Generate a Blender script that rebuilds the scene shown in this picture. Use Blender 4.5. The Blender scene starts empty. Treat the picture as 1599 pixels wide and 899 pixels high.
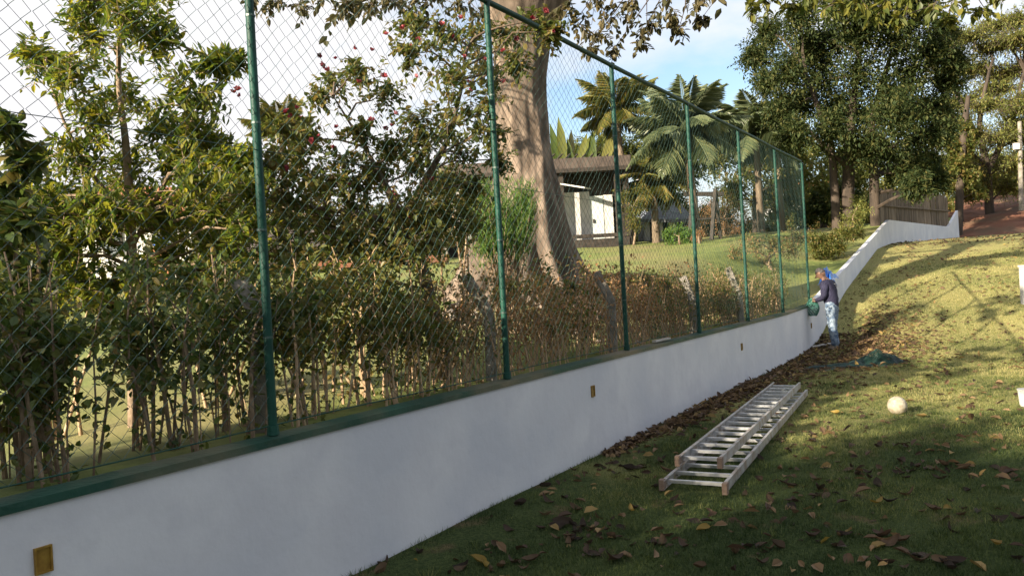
import bpy, bmesh, math, random
import numpy as np
from mathutils import Vector, Matrix
random.seed(7); RNG = np.random.default_rng(11)
SC = bpy.context.scene
COL = SC.collection
# ------------------------------------------------------------------ camera
F = 1250.0; ROLL = 0.055; EYE = 1.65
cd = bpy.data.cameras.new('camera'); cam = bpy.data.objects.new('camera', cd); COL.objects.link(cam)
cam.location = (0, 0, EYE); cam.rotation_euler = (math.pi/2, ROLL, 0)
cd.sensor_width = 36; cd.lens = 36*F/1599; cd.clip_start = .05; cd.clip_end = 3000
SC.camera = cam
# ------------------------------------------------------------------ sun, sky, exposure
SUN_DIR = Vector((.78, .62, 0)).normalized(); SUN_EL = math.radians(20)
ld = bpy.data.lights.new('sun', 'SUN'); sun = bpy.data.objects.new('sun', ld); COL.objects.link(sun)
ld.energy = 5.0; ld.angle = math.radians(.55); ld.color = (1, .86, .66)
ray = Vector((SUN_DIR.x*math.cos(SUN_EL), SUN_DIR.y*math.cos(SUN_EL), -math.sin(SUN_EL)))
sun.rotation_euler = ray.to_track_quat('-Z', 'Y').to_euler(); sun.location = (-20, -16, 20)
wd = bpy.data.worlds.new('World'); SC.world = wd; wd.use_nodes = True
nt = wd.node_tree; nt.nodes.clear()
def N(nt, t, **k):
    n = nt.nodes.new(t)
    for a, b in k.items(): setattr(n, a, b)
    return n
sky = N(nt, 'ShaderNodeTexSky', sky_type='NISHITA', sun_disc=False, sun_elevation=SUN_EL,
        sun_rotation=math.atan2(-SUN_DIR.x, -SUN_DIR.y) % (2*math.pi), air_density=1.0, dust_density=1.2, ozone_density=1.2)
tc = N(nt, 'ShaderNodeTexCoord'); mp = N(nt, 'ShaderNodeMapping'); mp.inputs['Scale'].default_value = (1, 1, 2.4); mp.inputs['Location'].default_value = (3.1, .4, .7)
nz = N(nt, 'ShaderNodeTexNoise'); nz.inputs['Scale'].default_value = 2.1; nz.inputs['Detail'].default_value = 9; nz.inputs['Roughness'].default_value = .55
rp = N(nt, 'ShaderNodeValToRGB'); rp.color_ramp.elements[0].position = .37; rp.color_ramp.elements[1].position = .55
mx = N(nt, 'ShaderNodeMixRGB'); mx.inputs[2].default_value = (4.4, 4.35, 4.45, 1)
bg = N(nt, 'ShaderNodeBackground'); bg.inputs['Strength'].default_value = .09
wo = N(nt, 'ShaderNodeOutputWorld')
L = nt.links.new
L(tc.outputs['Generated'], mp.inputs[0]); L(mp.outputs[0], nz.inputs[0]); L(nz.outputs[0], rp.inputs[0]); L(rp.outputs[0], mx.inputs[0])
L(sky.outputs[0], mx.inputs[1]); L(mx.outputs[0], bg.inputs[0]); L(bg.outputs[0], wo.inputs[0])
vs = SC.view_settings; vs.view_transform = 'Standard'; vs.look = 'None'; vs.gamma = 1; vs.exposure = 1.42
SC.cycles.max_bounces = 6; SC.cycles.transparent_max_bounces = 6

# ------------------------------------------------------------------ site coordinates
U = np.array((.518, .8554)); NN = np.array((.8554, -.518)); W0 = np.array((-.08, 6.63))
def XY(s, d): return W0[0]+U[0]*s+NN[0]*d, W0[1]+U[1]*s+NN[1]*d
def SDc(x, y):
    a = x-W0[0]; b = y-W0[1]
    return a*U[0]+b*U[1], a*NN[0]+b*NN[1]
def px(x, y, D):
    dx = x-799.5; dy = y-449.5; c = math.cos(ROLL); s = math.sin(ROLL)
    return np.array(((dx*c-dy*s)/F*D, D, EYE+(-dy*c-dx*s)/F*D))
GS = [-200, 10, 11.9, 13, 15, 17.2, 24.2, 28.5, 40, 42.5]; GZ = [-.07, -.05, 0, .12, .6, 1.1, 2.28, 2.55, 2.92, 3.0]
def g_front(s): return np.interp(s, GS, GZ)
def wall_top(s): return np.interp(s, [-40, 10, 12.4, 28.2, 40, 42.5], [.87, .87, .92, 3.46, 3.5, 4.5])
def d_wall(s): return np.interp(s, [28.2, 40, 42.5, 60], [0, 1.5, 1.9, 4])
def g_back(x, y):
    s, d = SDc(x, y); dd = d_wall(s)-d
    ym = 31-np.logaddexp(0, (31-y)*.45)/.45
    plane = np.clip(.15+.02*np.clip(x, -25, 18)+.098*np.clip(ym, -3, 31), .5, 3.7)
    t = np.clip((dd-.5)/2.6, 0, 1); t = t*t*(3-2*t)
    edge = np.where(s > 42, 3.0+np.clip(s-43, 0, 14)*.2, wall_top(s)-.06)
    return edge*(1-t)+plane*t
def gb(x, y): return float(g_back(np.float64(x), np.float64(y)))
def gf(x, y): return float(g_front(SDc(x, y)[0]))

# ------------------------------------------------------------------ materials
def newmat(name):
    m = bpy.data.materials.new(name); m.use_nodes = True; m.node_tree.nodes.clear()
    return m, m.node_tree
def pmat(name, c1, c2=None, scale=6, rough=.7, bump=.0, bscale=40, metal=0, spec=.4, lo=.35, hi=.65, c3=None, s3=1.2, stretch=None, coat=0, rnd=0):
    m, t = newmat(name); o = N(t, 'ShaderNodeOutputMaterial'); b = N(t, 'ShaderNodeBsdfPrincipled')
    b.inputs['Roughness'].default_value = rough; b.inputs['Metallic'].default_value = metal; b.inputs['Specular IOR Level'].default_value = spec
    b.inputs['Coat Weight'].default_value = coat
    t.links.new(b.outputs[0], o.inputs[0])
    c = N(t, 'ShaderNodeNewGeometry'); vec = c.outputs['Position']
    if stretch:
        q = N(t, 'ShaderNodeMapping'); q.inputs['Scale'].default_value = stretch; t.links.new(vec, q.inputs[0]); vec = q.outputs[0]
    n = N(t, 'ShaderNodeTexNoise'); n.inputs['Scale'].default_value = scale; n.inputs['Detail'].default_value = 6; t.links.new(vec, n.inputs[0])
    r = N(t, 'ShaderNodeValToRGB'); r.color_ramp.elements[0].position = lo; r.color_ramp.elements[1].position = hi
    r.color_ramp.elements[0].color = (*c1, 1); r.color_ramp.elements[1].color = (*(c2 or c1), 1)
    t.links.new(n.outputs[0], r.inputs[0]); col = r.outputs[0]
    if c3:
        n3 = N(t, 'ShaderNodeTexNoise'); n3.inputs['Scale'].default_value = s3; n3.inputs['Detail'].default_value = 5; t.links.new(vec, n3.inputs[0])
        r3 = N(t, 'ShaderNodeValToRGB'); r3.color_ramp.elements[0].position = .45; r3.color_ramp.elements[1].position = .65
        t.links.new(n3.outputs[0], r3.inputs[0])
        m3 = N(t, 'ShaderNodeMixRGB'); t.links.new(r3.outputs[0], m3.inputs[0]); t.links.new(col, m3.inputs[1]); m3.inputs[2].default_value = (*c3, 1); col = m3.outputs[0]
    if rnd:
        oi = N(t, 'ShaderNodeObjectInfo'); hs = N(t, 'ShaderNodeHueSaturation')
        mr = N(t, 'ShaderNodeMapRange'); mr.inputs[3].default_value = 1-rnd; mr.inputs[4].default_value = 1+rnd
        t.links.new(oi.outputs['Random'], mr.inputs[0]); t.links.new(mr.outputs[0], hs.inputs['Value']); t.links.new(col, hs.inputs['Color']); col = hs.outputs[0]
    t.links.new(col, b.inputs['Base Color'])
    if bump:
        n2 = N(t, 'ShaderNodeTexNoise'); n2.inputs['Scale'].default_value = bscale; n2.inputs['Detail'].default_value = 6; t.links.new(vec, n2.inputs[0])
        bp = N(t, 'ShaderNodeBump'); bp.inputs['Strength'].default_value = bump; bp.inputs['Distance'].default_value = .02
        t.links.new(n2.outputs[0], bp.inputs['Height']); t.links.new(bp.outputs[0], b.inputs['Normal'])
    return m
def leafmat(name, cols, trans=.3, rough=.42, tcol=None, obj=False, spec=.35):
    """cols: base colours along the per-leaf tint; a translucent share lets sun through the blade."""
    m, t = newmat(name); o = N(t, 'ShaderNodeOutputMaterial'); b = N(t, 'ShaderNodeBsdfPrincipled'); b.inputs['Roughness'].default_value = rough
    b.inputs['Specular IOR Level'].default_value = spec
    if obj: a = N(t, 'ShaderNodeObjectInfo').outputs['Random']
    else: a = N(t, 'ShaderNodeAttribute', attribute_name='tint').outputs['Fac']
    r = N(t, 'ShaderNodeValToRGB'); e = r.color_ramp.elements
    for i, c in enumerate(cols):
        p = i/(len(cols)-1)
        k = e[0] if i == 0 else (e[len(e)-1] if i == len(cols)-1 else e.new(p))
        k.position = p; k.color = (*c, 1)
    t.links.new(a, r.inputs[0]); t.links.new(r.outputs[0], b.inputs['Base Color'])
    tr = N(t, 'ShaderNodeBsdfTranslucent'); hs = N(t, 'ShaderNodeHueSaturation'); hs.inputs['Value'].default_value = 1.5; hs.inputs['Saturation'].default_value = 1.1
    t.links.new(r.outputs[0], hs.inputs['Color']); t.links.new(hs.outputs[0], tr.inputs[0])
    ms = N(t, 'ShaderNodeMixShader'); ms.inputs[0].default_value = trans
    t.links.new(b.outputs[0], ms.inputs[1]); t.links.new(tr.outputs[0], ms.inputs[2]); t.links.new(ms.outputs[0], o.inputs[0])
    return m

M = {}
M['wall'] = pmat('white_wall_paint', (.62, .63, .675), (.715, .725, .755), 3.2, .8, .25, 9, c3=(.585, .605, .66), s3=1.6)
M['coping'] = pmat('green_coping_paint', (.010, .050, .036), (.018, .078, .055), 3, .5, .3, 30, c3=(.16, .14, .09), s3=1.0)
M['green'] = pmat('green_enamel', (.005, .042, .031), (.009, .068, .048), 9, .55, .2, 60, spec=.3)
M['wire'] = pmat('green_coated_wire', (.035, .075, .064), (.06, .11, .095), 8, .45, spec=.5)
M['tar'] = pmat('yellow_conduit_plastic', (.30, .185, .03), (.22, .12, .02), 30, .5)
M['box_shade'] = pmat('shadowed_box_back', (.16, .10, .03), (.30, .19, .04), 40, .8)  # darker yellow stands in for the shade inside the box
M['bark'] = pmat('pale_bark', (.105, .078, .058), (.26, .20, .155), 5.5, .92, 1, 11, c3=(.085, .066, .052), s3=2.4, stretch=(1, 1, .45), lo=.40, hi=.62)
M['twig'] = pmat('twig_bark', (.16, .11, .07), (.30, .22, .15), 12, .8, .3, 60)
M['darktwig'] = pmat('dark_twig_bark', (.07, .05, .035), (.15, .105, .07), 12, .85, .3, 60)
M['darkbark'] = pmat('dark_bark', (.035, .027, .021), (.08, .06, .045), 5, .9, .5, 20, stretch=(1, 1, .3))
M['drystem'] = pmat('dry_stem', (.32, .21, .12), (.50, .36, .23), 9, .8, .2, 60)
M['concrete'] = pmat('old_concrete', (.20, .185, .16), (.33, .30, .26), 9, .9, .5, 40, c3=(.16, .15, .12), s3=5)
M['rock'] = pmat('pale_rock', (.36, .30, .25), (.52, .46, .40), 5, .9, .7, 18)
M['lawnback'] = pmat('garden_turf', (.12, .16, .035), (.21, .24, .06), 5, .9, .6, 60, c3=(.22, .20, .075), s3=.4)
M['aluminium'] = pmat('brushed_aluminium', (.62, .64, .66), (.75, .76, .78), 12, .38, .05, 80, metal=.85)
M['alu_worn'] = pmat('weathered_rail', (.42, .41, .40), (.56, .55, .54), 20, .5, .1, 60, metal=.5, c3=(.35, .28, .22), s3=8)
M['orange_cap'] = pmat('rusty_end_cap', (.17, .11, .08), (.25, .18, .13), 30, .7)
M['ball'] = pmat('scuffed_white_ball', (.36, .33, .25), (.48, .45, .37), 14, .7, .2, 50, c3=(.30, .25, .17), s3=16)
M['ballseam'] = pmat('ball_seam', (.34, .30, .22), None, 9, .8)
M['black'] = pmat('dark_timber', (.020, .016, .013), (.045, .035, .028), 8, .7, .2, 30)
M['brownroof'] = pmat('brown_roof', (.055, .042, .036), (.10, .078, .066), 4, .8, .3, 20)
M['white'] = pmat('white_plaster', (.48, .47, .45), (.60, .59, .57), 3, .8, .1, 20)
M['door'] = pmat('pale_green_door', (.50, .56, .54), (.58, .63, .61), 5, .5)
M['grey'] = pmat('grey_plaster', (.36, .35, .36), (.46, .45, .45), 3, .8)
M['glass'] = pmat('window_glass', (.06, .08, .10), (.10, .13, .16), 2, .08, spec=.8)
M['terracotta'] = pmat('terracotta', (.30, .11, .055), (.42, .18, .09), 8, .8, .3, 30, rnd=.2)
M['slate'] = pmat('grey_slate_roof', (.10, .10, .115), (.16, .16, .18), 5, .7, .2, 30)
M['plank'] = pmat('weathered_plank', (.12, .09, .06), (.22, .17, .12), 6, .9, .4, 30, stretch=(1, 1, .2), rnd=.3)
M['shrubplank'] = pmat('grey_board', (.40, .38, .35), (.50, .48, .45), 8, .8, .2, 40)
M['dirt'] = pmat('red_earth', (.15, .060, .034), (.26, .115, .066), 1.4, .95, .8, 8, c3=(.12, .075, .045), s3=.7)
M['skin'] = pmat('tanned_skin', (.25, .14, .095), (.32, .185, .13), 20, .5, .05, 80)
M['shirt'] = pmat('navy_cloth', (.018, .018, .045), (.03, .03, .065), 14, .85, .5, 30)
M['print'] = pmat('white_print', (.62, .62, .66), None, 9, .8)
M['jeans'] = pmat('washed_denim', (.06, .10, .17), (.27, .34, .42), 13, .9, .4, 40, lo=.40, hi=.62)
M['shoe'] = pmat('dusty_shoe', (.17, .13, .10), (.27, .22, .17), 20, .8)
M['hair'] = pmat('dark_grey_hair', (.05, .045, .045), (.13, .12, .115), 60, .7, .6, 90)
M['eye'] = pmat('dark_eye', (.02, .015, .012), None, 5, .2)
M['tarp'] = pmat('blue_plastic_sheet', (.02, .13, .48), (.05, .25, .70), 12, .3, .3, 20, spec=.6)
M['net'] = pmat('dark_green_net', (.006, .026, .021), (.010, .042, .034), 10, .5)
M['bag'] = pmat('green_net_bag', (.04, .17, .13), (.08, .27, .21), 14, .5)
M['blue_drum'] = pmat('blue_plastic', (.03, .10, .50), (.05, .15, .60), 4, .4)

# ------------------------------------------------------------------ mesh building
class MB:
    def __init__(s): s.V = []; s.T = []; s.Q = []; s.tt = []; s.tq = []; s.n = 0
    def add(s, V, F_, tint=.5):
        V = np.asarray(V, float).reshape(-1, 3); F_ = np.asarray(F_, int)
        if len(F_) == 0: return
        s.V.append(V); t = np.broadcast_to(np.asarray(tint, float), (len(F_),))
        if F_.shape[1] == 3: s.T.append(F_+s.n); s.tt.append(t)
        else: s.Q.append(F_+s.n); s.tq.append(t)
        s.n += len(V)
    def tube(s, pts, rad, k=6, tint=.5, caps=True):
        P = np.asarray(pts, float); n = len(P); R = np.broadcast_to(np.asarray(rad, float), (n,))
        T = np.gradient(P, axis=0); T /= np.linalg.norm(T, axis=1)[:, None]+1e-9
        ref = np.array((0, 0, 1.)) if abs(T[:, 2]).mean() < .8 else np.array((1., 0, 0))
        A = np.cross(T, ref); A /= np.linalg.norm(A, axis=1)[:, None]+1e-9; B = np.cross(T, A)
        th = np.arange(k)*2*math.pi/k
        V = P[:, None]+R[:, None, None]*(np.cos(th)[None, :, None]*A[:, None]+np.sin(th)[None, :, None]*B[:, None])
        i = np.arange(n-1)[:, None]*k; j = np.arange(k)[None]; j2 = (j+1) % k
        q = np.stack([i+j, i+j2, i+k+j2, i+k+j], -1).reshape(-1, 4)
        s.add(V, q, tint)
        if caps:
            for e, o in ((0, 0), (n-1, (n-1)*k)):
                Vc = np.vstack([V[e], P[e][None]]); f = [[jj, (jj+1) % k, k] for jj in range(k)]
                if e == 0: f = [x[::-1] for x in f]
                s.add(Vc, f, tint)
    def box(s, c, size, rot=0, tint=.5, axes=None):
        x, y, z = np.asarray(size, float)/2
        V = np.array([(a*x, b*y, e*z) for a in (-1, 1) for b in (-1, 1) for e in (-1, 1)])
        if axes is not None: V = V@np.asarray(axes, float)
        elif rot: ca, sa = math.cos(rot), math.sin(rot); V = V@np.array(((ca, sa, 0), (-sa, ca, 0), (0, 0, 1)))
        s.add(V+np.asarray(c, float), [(0, 1, 3, 2), (4, 6, 7, 5), (0, 4, 5, 1), (2, 3, 7, 6), (0, 2, 6, 4), (1, 5, 7, 3)], tint)
    def beam(s, a, b, w, h, tint=.5):
        a = np.asarray(a, float); b = np.asarray(b, float); t = b-a; l = np.linalg.norm(t); t /= l
        up = np.array((0, 0, 1.)) if abs(t[2]) < .95 else np.array((0, 1., 0)); x = np.cross(t, up); x /= np.linalg.norm(x); y = np.cross(x, t)
        s.box((a+b)/2, (w, l, h), axes=np.array((x, t, y)), tint=tint)
    def leaves(s, P, T, Nn, Ln, Wd, tint, fold=.25, droop=.12, hi=True):
        n = len(P)
        if n == 0: return
        T = T/(np.linalg.norm(T, axis=1)[:, None]+1e-9); B = np.cross(T, Nn); B /= np.linalg.norm(B, axis=1)[:, None]+1e-9; Nn = np.cross(B, T)
        Ln = np.broadcast_to(Ln, (n,))[:, None]; Wd = np.broadcast_to(Wd, (n,))[:, None]; h = Wd/2
        if hi:
            V = np.stack([P, P+T*Ln*.33+B*h+Nn*h*fold, P+T*Ln*.68+B*h*.8+Nn*(h*fold-Ln*droop*.4), P+T*Ln-Nn*Ln*droop,
                          P+T*Ln*.68-B*h*.8+Nn*(h*fold-Ln*droop*.4), P+T*Ln*.33-B*h+Nn*h*fold], 1)
            i = np.arange(n)[:, None]*6
            Fq = np.concatenate([i+np.array([[0, 1, 2, 3]]), i+np.array([[0, 3, 4, 5]])])
            s.add(V, Fq, np.concatenate([tint, tint]) if np.ndim(tint) else tint)
        else:
            V = np.stack([P, P+T*Ln*.45+B*h+Nn*h*fold, P+T*Ln-Nn*Ln*droop, P+T*Ln*.45-B*h+Nn*h*fold], 1)
            i = np.arange(n)[:, None]*4
            Ft = np.concatenate([i+np.array([[0, 1, 2]]), i+np.array([[0, 2, 3]])])
            s.add(V, Ft, np.concatenate([tint, tint]) if np.ndim(tint) else tint)
    def mesh(s, name, off=(0, 0, 0), smooth=False):
        V = np.concatenate(s.V)-np.asarray(off, float)
        T = np.concatenate(s.T) if s.T else np.zeros((0, 3), int); Q = np.concatenate(s.Q) if s.Q else np.zeros((0, 4), int)
        me = bpy.data.meshes.new(name); me.vertices.add(len(V)); me.vertices.foreach_set('co', V.astype(np.float32).ravel())
        lv = np.concatenate([T.ravel(), Q.ravel()]); me.loops.add(len(lv)); me.loops.foreach_set('vertex_index', lv.astype(np.int32))
        nf = len(T)+len(Q); me.polygons.add(nf)
        ls = np.concatenate([np.arange(len(T))*3, len(T)*3+np.arange(len(Q))*4]); me.polygons.foreach_set('loop_start', ls.astype(np.int32))
        me.polygons.foreach_set('use_smooth', np.full(nf, smooth))
        at = me.attributes.new('tint', 'FLOAT', 'FACE'); at.data.foreach_set('value', np.concatenate(s.tt+s.tq).astype(np.float32))
        me.update(calc_edges=True); me.validate()
        return me
    def build(s, name, mat, root=None, parent=None, smooth=False):
        """one mesh object; root is the thing's Empty (its location is the origin), parent an intermediate part"""
        off = root.location if root is not None else (0, 0, 0)
        me = s.mesh(name, off, smooth); me.materials.append(mat)
        o = bpy.data.objects.new(name, me); COL.objects.link(o)
        p = parent if parent is not None else root
        if p is not None: o.parent = p
        return o
def thing(name, label, cat, loc=(0, 0, 0), group=None):
    o = bpy.data.objects.new(name, None); COL.objects.link(o); o.location = Vector([float(v) for v in loc]); o.empty_display_size = .2
    o['label'] = label; o['category'] = cat
    if group: o['group'] = group
    return o
def tag(o, label, cat, group=None, kind=None):
    if label: o['label'] = label
    if cat: o['category'] = cat
    if group: o['group'] = group
    if kind: o['kind'] = kind
    return o
def piece(name, me, mat, parent, mw, root):
    """a part that shares its mesh: local matrix relative to the thing's Empty"""
    o = bpy.data.objects.new(name, me); COL.objects.link(o); o.parent = parent
    m = Matrix.Translation(-root.location)@mw; o.matrix_local = m
    return o
def rvec(n):
    v = RNG.normal(size=(n, 3)); return v/np.linalg.norm(v, axis=1)[:, None]

# ------------------------------------------------------------------ ground
def sheet(name, S, Dd, zf, mat, flip=False):
    s, d = np.meshgrid(S, Dd, indexing='ij'); 
    x, y = XY(s, d); z = zf(s, d, x, y)
    V = np.stack([x, y, z], -1).reshape(-1, 3); n, m = s.shape
    i = np.arange(n-1)[:, None]*m+np.arange(m-1)[None]
    q = np.stack([i, i+m, i+m+1, i+1], -1).reshape(-1, 4)
    if not flip: q = q[:, ::-1]
    b = MB(); b.add(V, q); o = b.build(name, mat, smooth=True); o['kind'] = 'structure'; return o
def bumpy(x, y, a=.02):
    return a*(np.sin(x*2.1+1.3*np.sin(y*1.7))*np.cos(y*2.6+.8*np.sin(x*1.1))+.6*np.sin(x*5.3+y*3.1)*np.sin(y*6.1-x*2.2))
# turf: shade put into the near green, sunlight into the drier straw beyond; worn earth patches
m, t = newmat('lawn_turf'); o_ = N(t, 'ShaderNodeOutputMaterial'); b_ = N(t, 'ShaderNodeBsdfPrincipled'); b_.inputs['Roughness'].default_value = .95; b_.inputs['Specular IOR Level'].default_value = .1
ge = N(t, 'ShaderNodeNewGeometry')
def noise_(sc, det=6):
    n = N(t, 'ShaderNodeTexNoise'); n.inputs['Scale'].default_value = sc; n.inputs['Detail'].default_value = det; t.links.new(ge.outputs['Position'], n.inputs[0]); return n.outputs[0]
def ramp_(v, a, b, c1, c2):
    r = N(t, 'ShaderNodeValToRGB'); e = r.color_ramp.elements; e[0].position = a; e[1].position = b; e[0].color = (*c1, 1); e[1].color = (*c2, 1); t.links.new(v, r.inputs[0]); return r.outputs[0]
def mix_(f, a, b):
    x = N(t, 'ShaderNodeMixRGB'); t.links.new(f, x.inputs[0]); t.links.new(a, x.inputs[1]); t.links.new(b, x.inputs[2]); return x.outputs[0]
gcol = ramp_(noise_(38), .35, .65, (.035, .055, .018), (.080, .105, .036))
dcol = ramp_(noise_(30), .35, .65, (.20, .205, .068), (.39, .345, .145))
sep = N(t, 'ShaderNodeSeparateXYZ'); t.links.new(ge.outputs['Position'], sep.inputs[0])
mr = N(t, 'ShaderNodeMapRange'); mr.inputs[1].default_value = 5.0; mr.inputs[2].default_value = 12.0; mr.inputs[3].default_value = -.25; mr.inputs[4].default_value = .34; t.links.new(sep.outputs[1], mr.inputs[0])
ad = N(t, 'ShaderNodeMath', operation='ADD'); t.links.new(noise_(.8), ad.inputs[0]); t.links.new(mr.outputs[0], ad.inputs[1])
cc = mix_(ramp_(ad.outputs[0], .42, .72, (0, 0, 0), (1, 1, 1)), gcol, dcol)
ecol = ramp_(noise_(20), .3, .7, (.12, .085, .05), (.24, .16, .09))
cc = mix_(ramp_(noise_(2.3, 9), .60, .70, (0, 0, 0), (.8, .8, .8)), cc, ecol)
t.links.new(cc, b_.inputs['Base Color']); bp = N(t, 'ShaderNodeBump'); bp.inputs['Strength'].default_value = .9; bp.inputs['Distance'].default_value = .03
t.links.new(noise_(75), bp.inputs['Height']); t.links.new(bp.outputs[0], b_.inputs['Normal']); t.links.new(b_.outputs[0], o_.inputs[0])
M['lawn'] = m
S1 = np.concatenate([[-400, -200, -100, -60, -40], np.arange(-30, 43.6, .3)])
D1 = np.concatenate([[-.04], np.arange(.1, 6, .3), [7, 9, 12, 16, 24, 40, 80, 160, 400]])
sheet('lawn', S1, D1, lambda s, d, x, y: g_front(s)+bumpy(x, y)*np.clip(d*3, 0, 1)+np.where(d < .5, .015, 0), M['lawn'])
def bank_z(s, d, x, y):
    z = np.interp(s, [42.0, 43, 44, 50, 58, 120, 600], [2.95, 3.03, 3.25, 4.7, 6.0, 7, 7])
    return z+bumpy(x*.5, y*.5, .18)*np.clip((s-44)/3, 0, 1)
sheet('dirt_bank', np.concatenate([np.arange(43.0, 70, .6), [80, 120, 250, 600]]), np.concatenate([np.arange(-4, 24, .7), [30, 60, 120, 400]]), bank_z, M['dirt'])
Sb = np.concatenate([[-400, -200, -100, -60, -40], np.arange(-30, 60, .5), [62, 66, 72, 80, 100, 140, 250, 600]])
Db = np.concatenate([[-900, -400, -200, -120, -80, -60, -50], np.arange(-44, -6, 1.), np.arange(-6, 0, .25), [-.03]])
def back_z(s, d, x, y): return g_back(x, y)+bumpy(x*.6, y*.6, .04)*np.clip((-d-.6)/2, 0, 1)
def sheet_back():
    s, e = np.meshgrid(Sb, Db, indexing='ij'); d = e+d_wall(s); x, y = XY(s, d); z = g_back(x, y)+bumpy(x*.6, y*.6, .04)*np.clip((-e-.6)/2, 0, 1)
    V = np.stack([x, y, z], -1).reshape(-1, 3); n, mm = s.shape; i = np.arange(n-1)[:, None]*mm+np.arange(mm-1)[None]
    b = MB(); b.add(V, np.stack([i, i+1, i+mm+1, i+mm], -1).reshape(-1, 4)[:, ::-1]); o = b.build('garden_lawn', M['lawnback'], smooth=True); o['kind'] = 'structure'
sheet_back()

# ------------------------------------------------------------------ the white retaining wall
wall = thing('retaining_wall', 'long white painted retaining wall rising up the slope beside the lawn', 'wall', (*XY(-10, 0), 0))
def extrude(S, dfun, secs):
    """secs(s) -> list of (d, z) closed section"""
    rows = []
    for s in S:
        base = float(d_wall(s)); pts = [(*XY(s, base+dd), z) for dd, z in secs(s)]; rows.append(pts)
    V = np.array(rows); n, k = V.shape[:2]
    i = np.arange(n-1)[:, None]*k; j = np.arange(k)[None]; j2 = (j+1) % k
    q = np.stack([i+j, i+j2, i+k+j2, i+k+j], -1).reshape(-1, 4)
    return V.reshape(-1, 3), q, k, n
def ext_build(name, S, secs, mat, root, parent=None, smooth=False):
    V, q, k, n = extrude(S, None, secs); b = MB(); b.add(V, q)
    b.add(V[:k], [list(range(k))]) if k == 4 else None
    b.add(V[-k:], [list(range(k))[::-1]]) if k == 4 else None
    return b.build(name, mat, root, parent, smooth)
SW = np.concatenate([np.arange(-14, 28, .35), [28.2], np.arange(28.6, 42.6, .35)])
ext_build('wall_body', SW, lambda s: [(.07, -.6+g_front(s)*.0-.0), (.07, wall_top(s)), (-.05, wall_top(s)), (-.05, -.6)], M['wall'], wall)
ext_build('coping', np.arange(-14, 12.71, .3), lambda s: [(.085, wall_top(s)-.012), (.085, wall_top(s)+.026), (-.055, wall_top(s)+.032), (-.055, wall_top(s)-.012)], M['coping'], wall)
for sb, zb in ((-3.83, .635), (1.45, .60), (6.8, .545), (12.25, .50)):
    x, y = XY(sb, .07); ax = np.array(((U[0], U[1], 0), (NN[0], NN[1], 0), (0, 0, 1)))
    b = MB(); w, h, tk = .036, .055, .008
    for du, dz, su, sz in ((-w+.004, 0, .008, 2*h), (w-.004, 0, .008, 2*h), (0, h-.004, 2*w-.016, .008), (0, -h+.004, 2*w-.016, .008)):
        b.box(np.array((x+U[0]*du+NN[0]*.006, y+U[1]*du+NN[1]*.006, zb+dz)), (su, .014, sz), axes=ax)
    fr = b.build('junction_box', M['tar'], wall)
    b = MB(); b.box((x+NN[0]*.002, y+NN[1]*.002, zb), (2*w-.016, .006, 2*h-.016), axes=ax); b.build('box_back', M['tar'] if sb < -3 else M['box_shade'], wall, fr)

# ------------------------------------------------------------------ chain link fence
FT = 4.01; FB = .925; SPAN = 2.51
fence = thing('chain_link_fence', 'tall green chain link fence standing on the white wall', 'fence', (*XY(-10, 0), .9))
T0, T1 = -4, 5
def fpt(s, z, off=0.): x, y = XY(s, off); return np.array((x, y, z))
for k in range(T0, T1+1):
    s = k*SPAN; b = MB(); b.tube([fpt(s, FB-.06), fpt(s+.004, 2.), fpt(s-.002, 3.), fpt(s, FT+.01)], [.026, .025, .025, .025], 12)
    p = b.build('post', M['green'], fence, smooth=True)
    b = MB(); b.tube([fpt(s, FB-.02), fpt(s, FB+.03)], [.036, .032], 12); b.build('base_collar', M['green'], fence, p)
    for z in (1.45, 2.05, 2.65, 3.25):
        b = MB(); b.tube([fpt(s, z-.006), fpt(s, z+.006)], .0275, 10); b.build('tie_wire', M['wire'], fence, p)
b = MB(); b.tube([fpt(s, FT+.02+.006*math.sin(s*1.7)) for s in np.arange(T0*SPAN, T1*SPAN+.2, .5)], .025, 10); b.build('top_rail', M['green'], fence, smooth=True)
b = MB(); b.tube([fpt(s, FB+.03+.004*math.sin(s*2.3)) for s in np.arange(T0*SPAN, T1*SPAN+.2, .25)], .004, 6); b.build('bottom_wire', M['green'], fence)
b = MB(); b.tube([fpt(s, 2.5+.004*math.sin(s*3.3), .012) for s in np.arange(T0*SPAN, T1*SPAN+.2, .25)], .0022, 4); b.build('tension_wire', M['wire'], fence)
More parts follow.
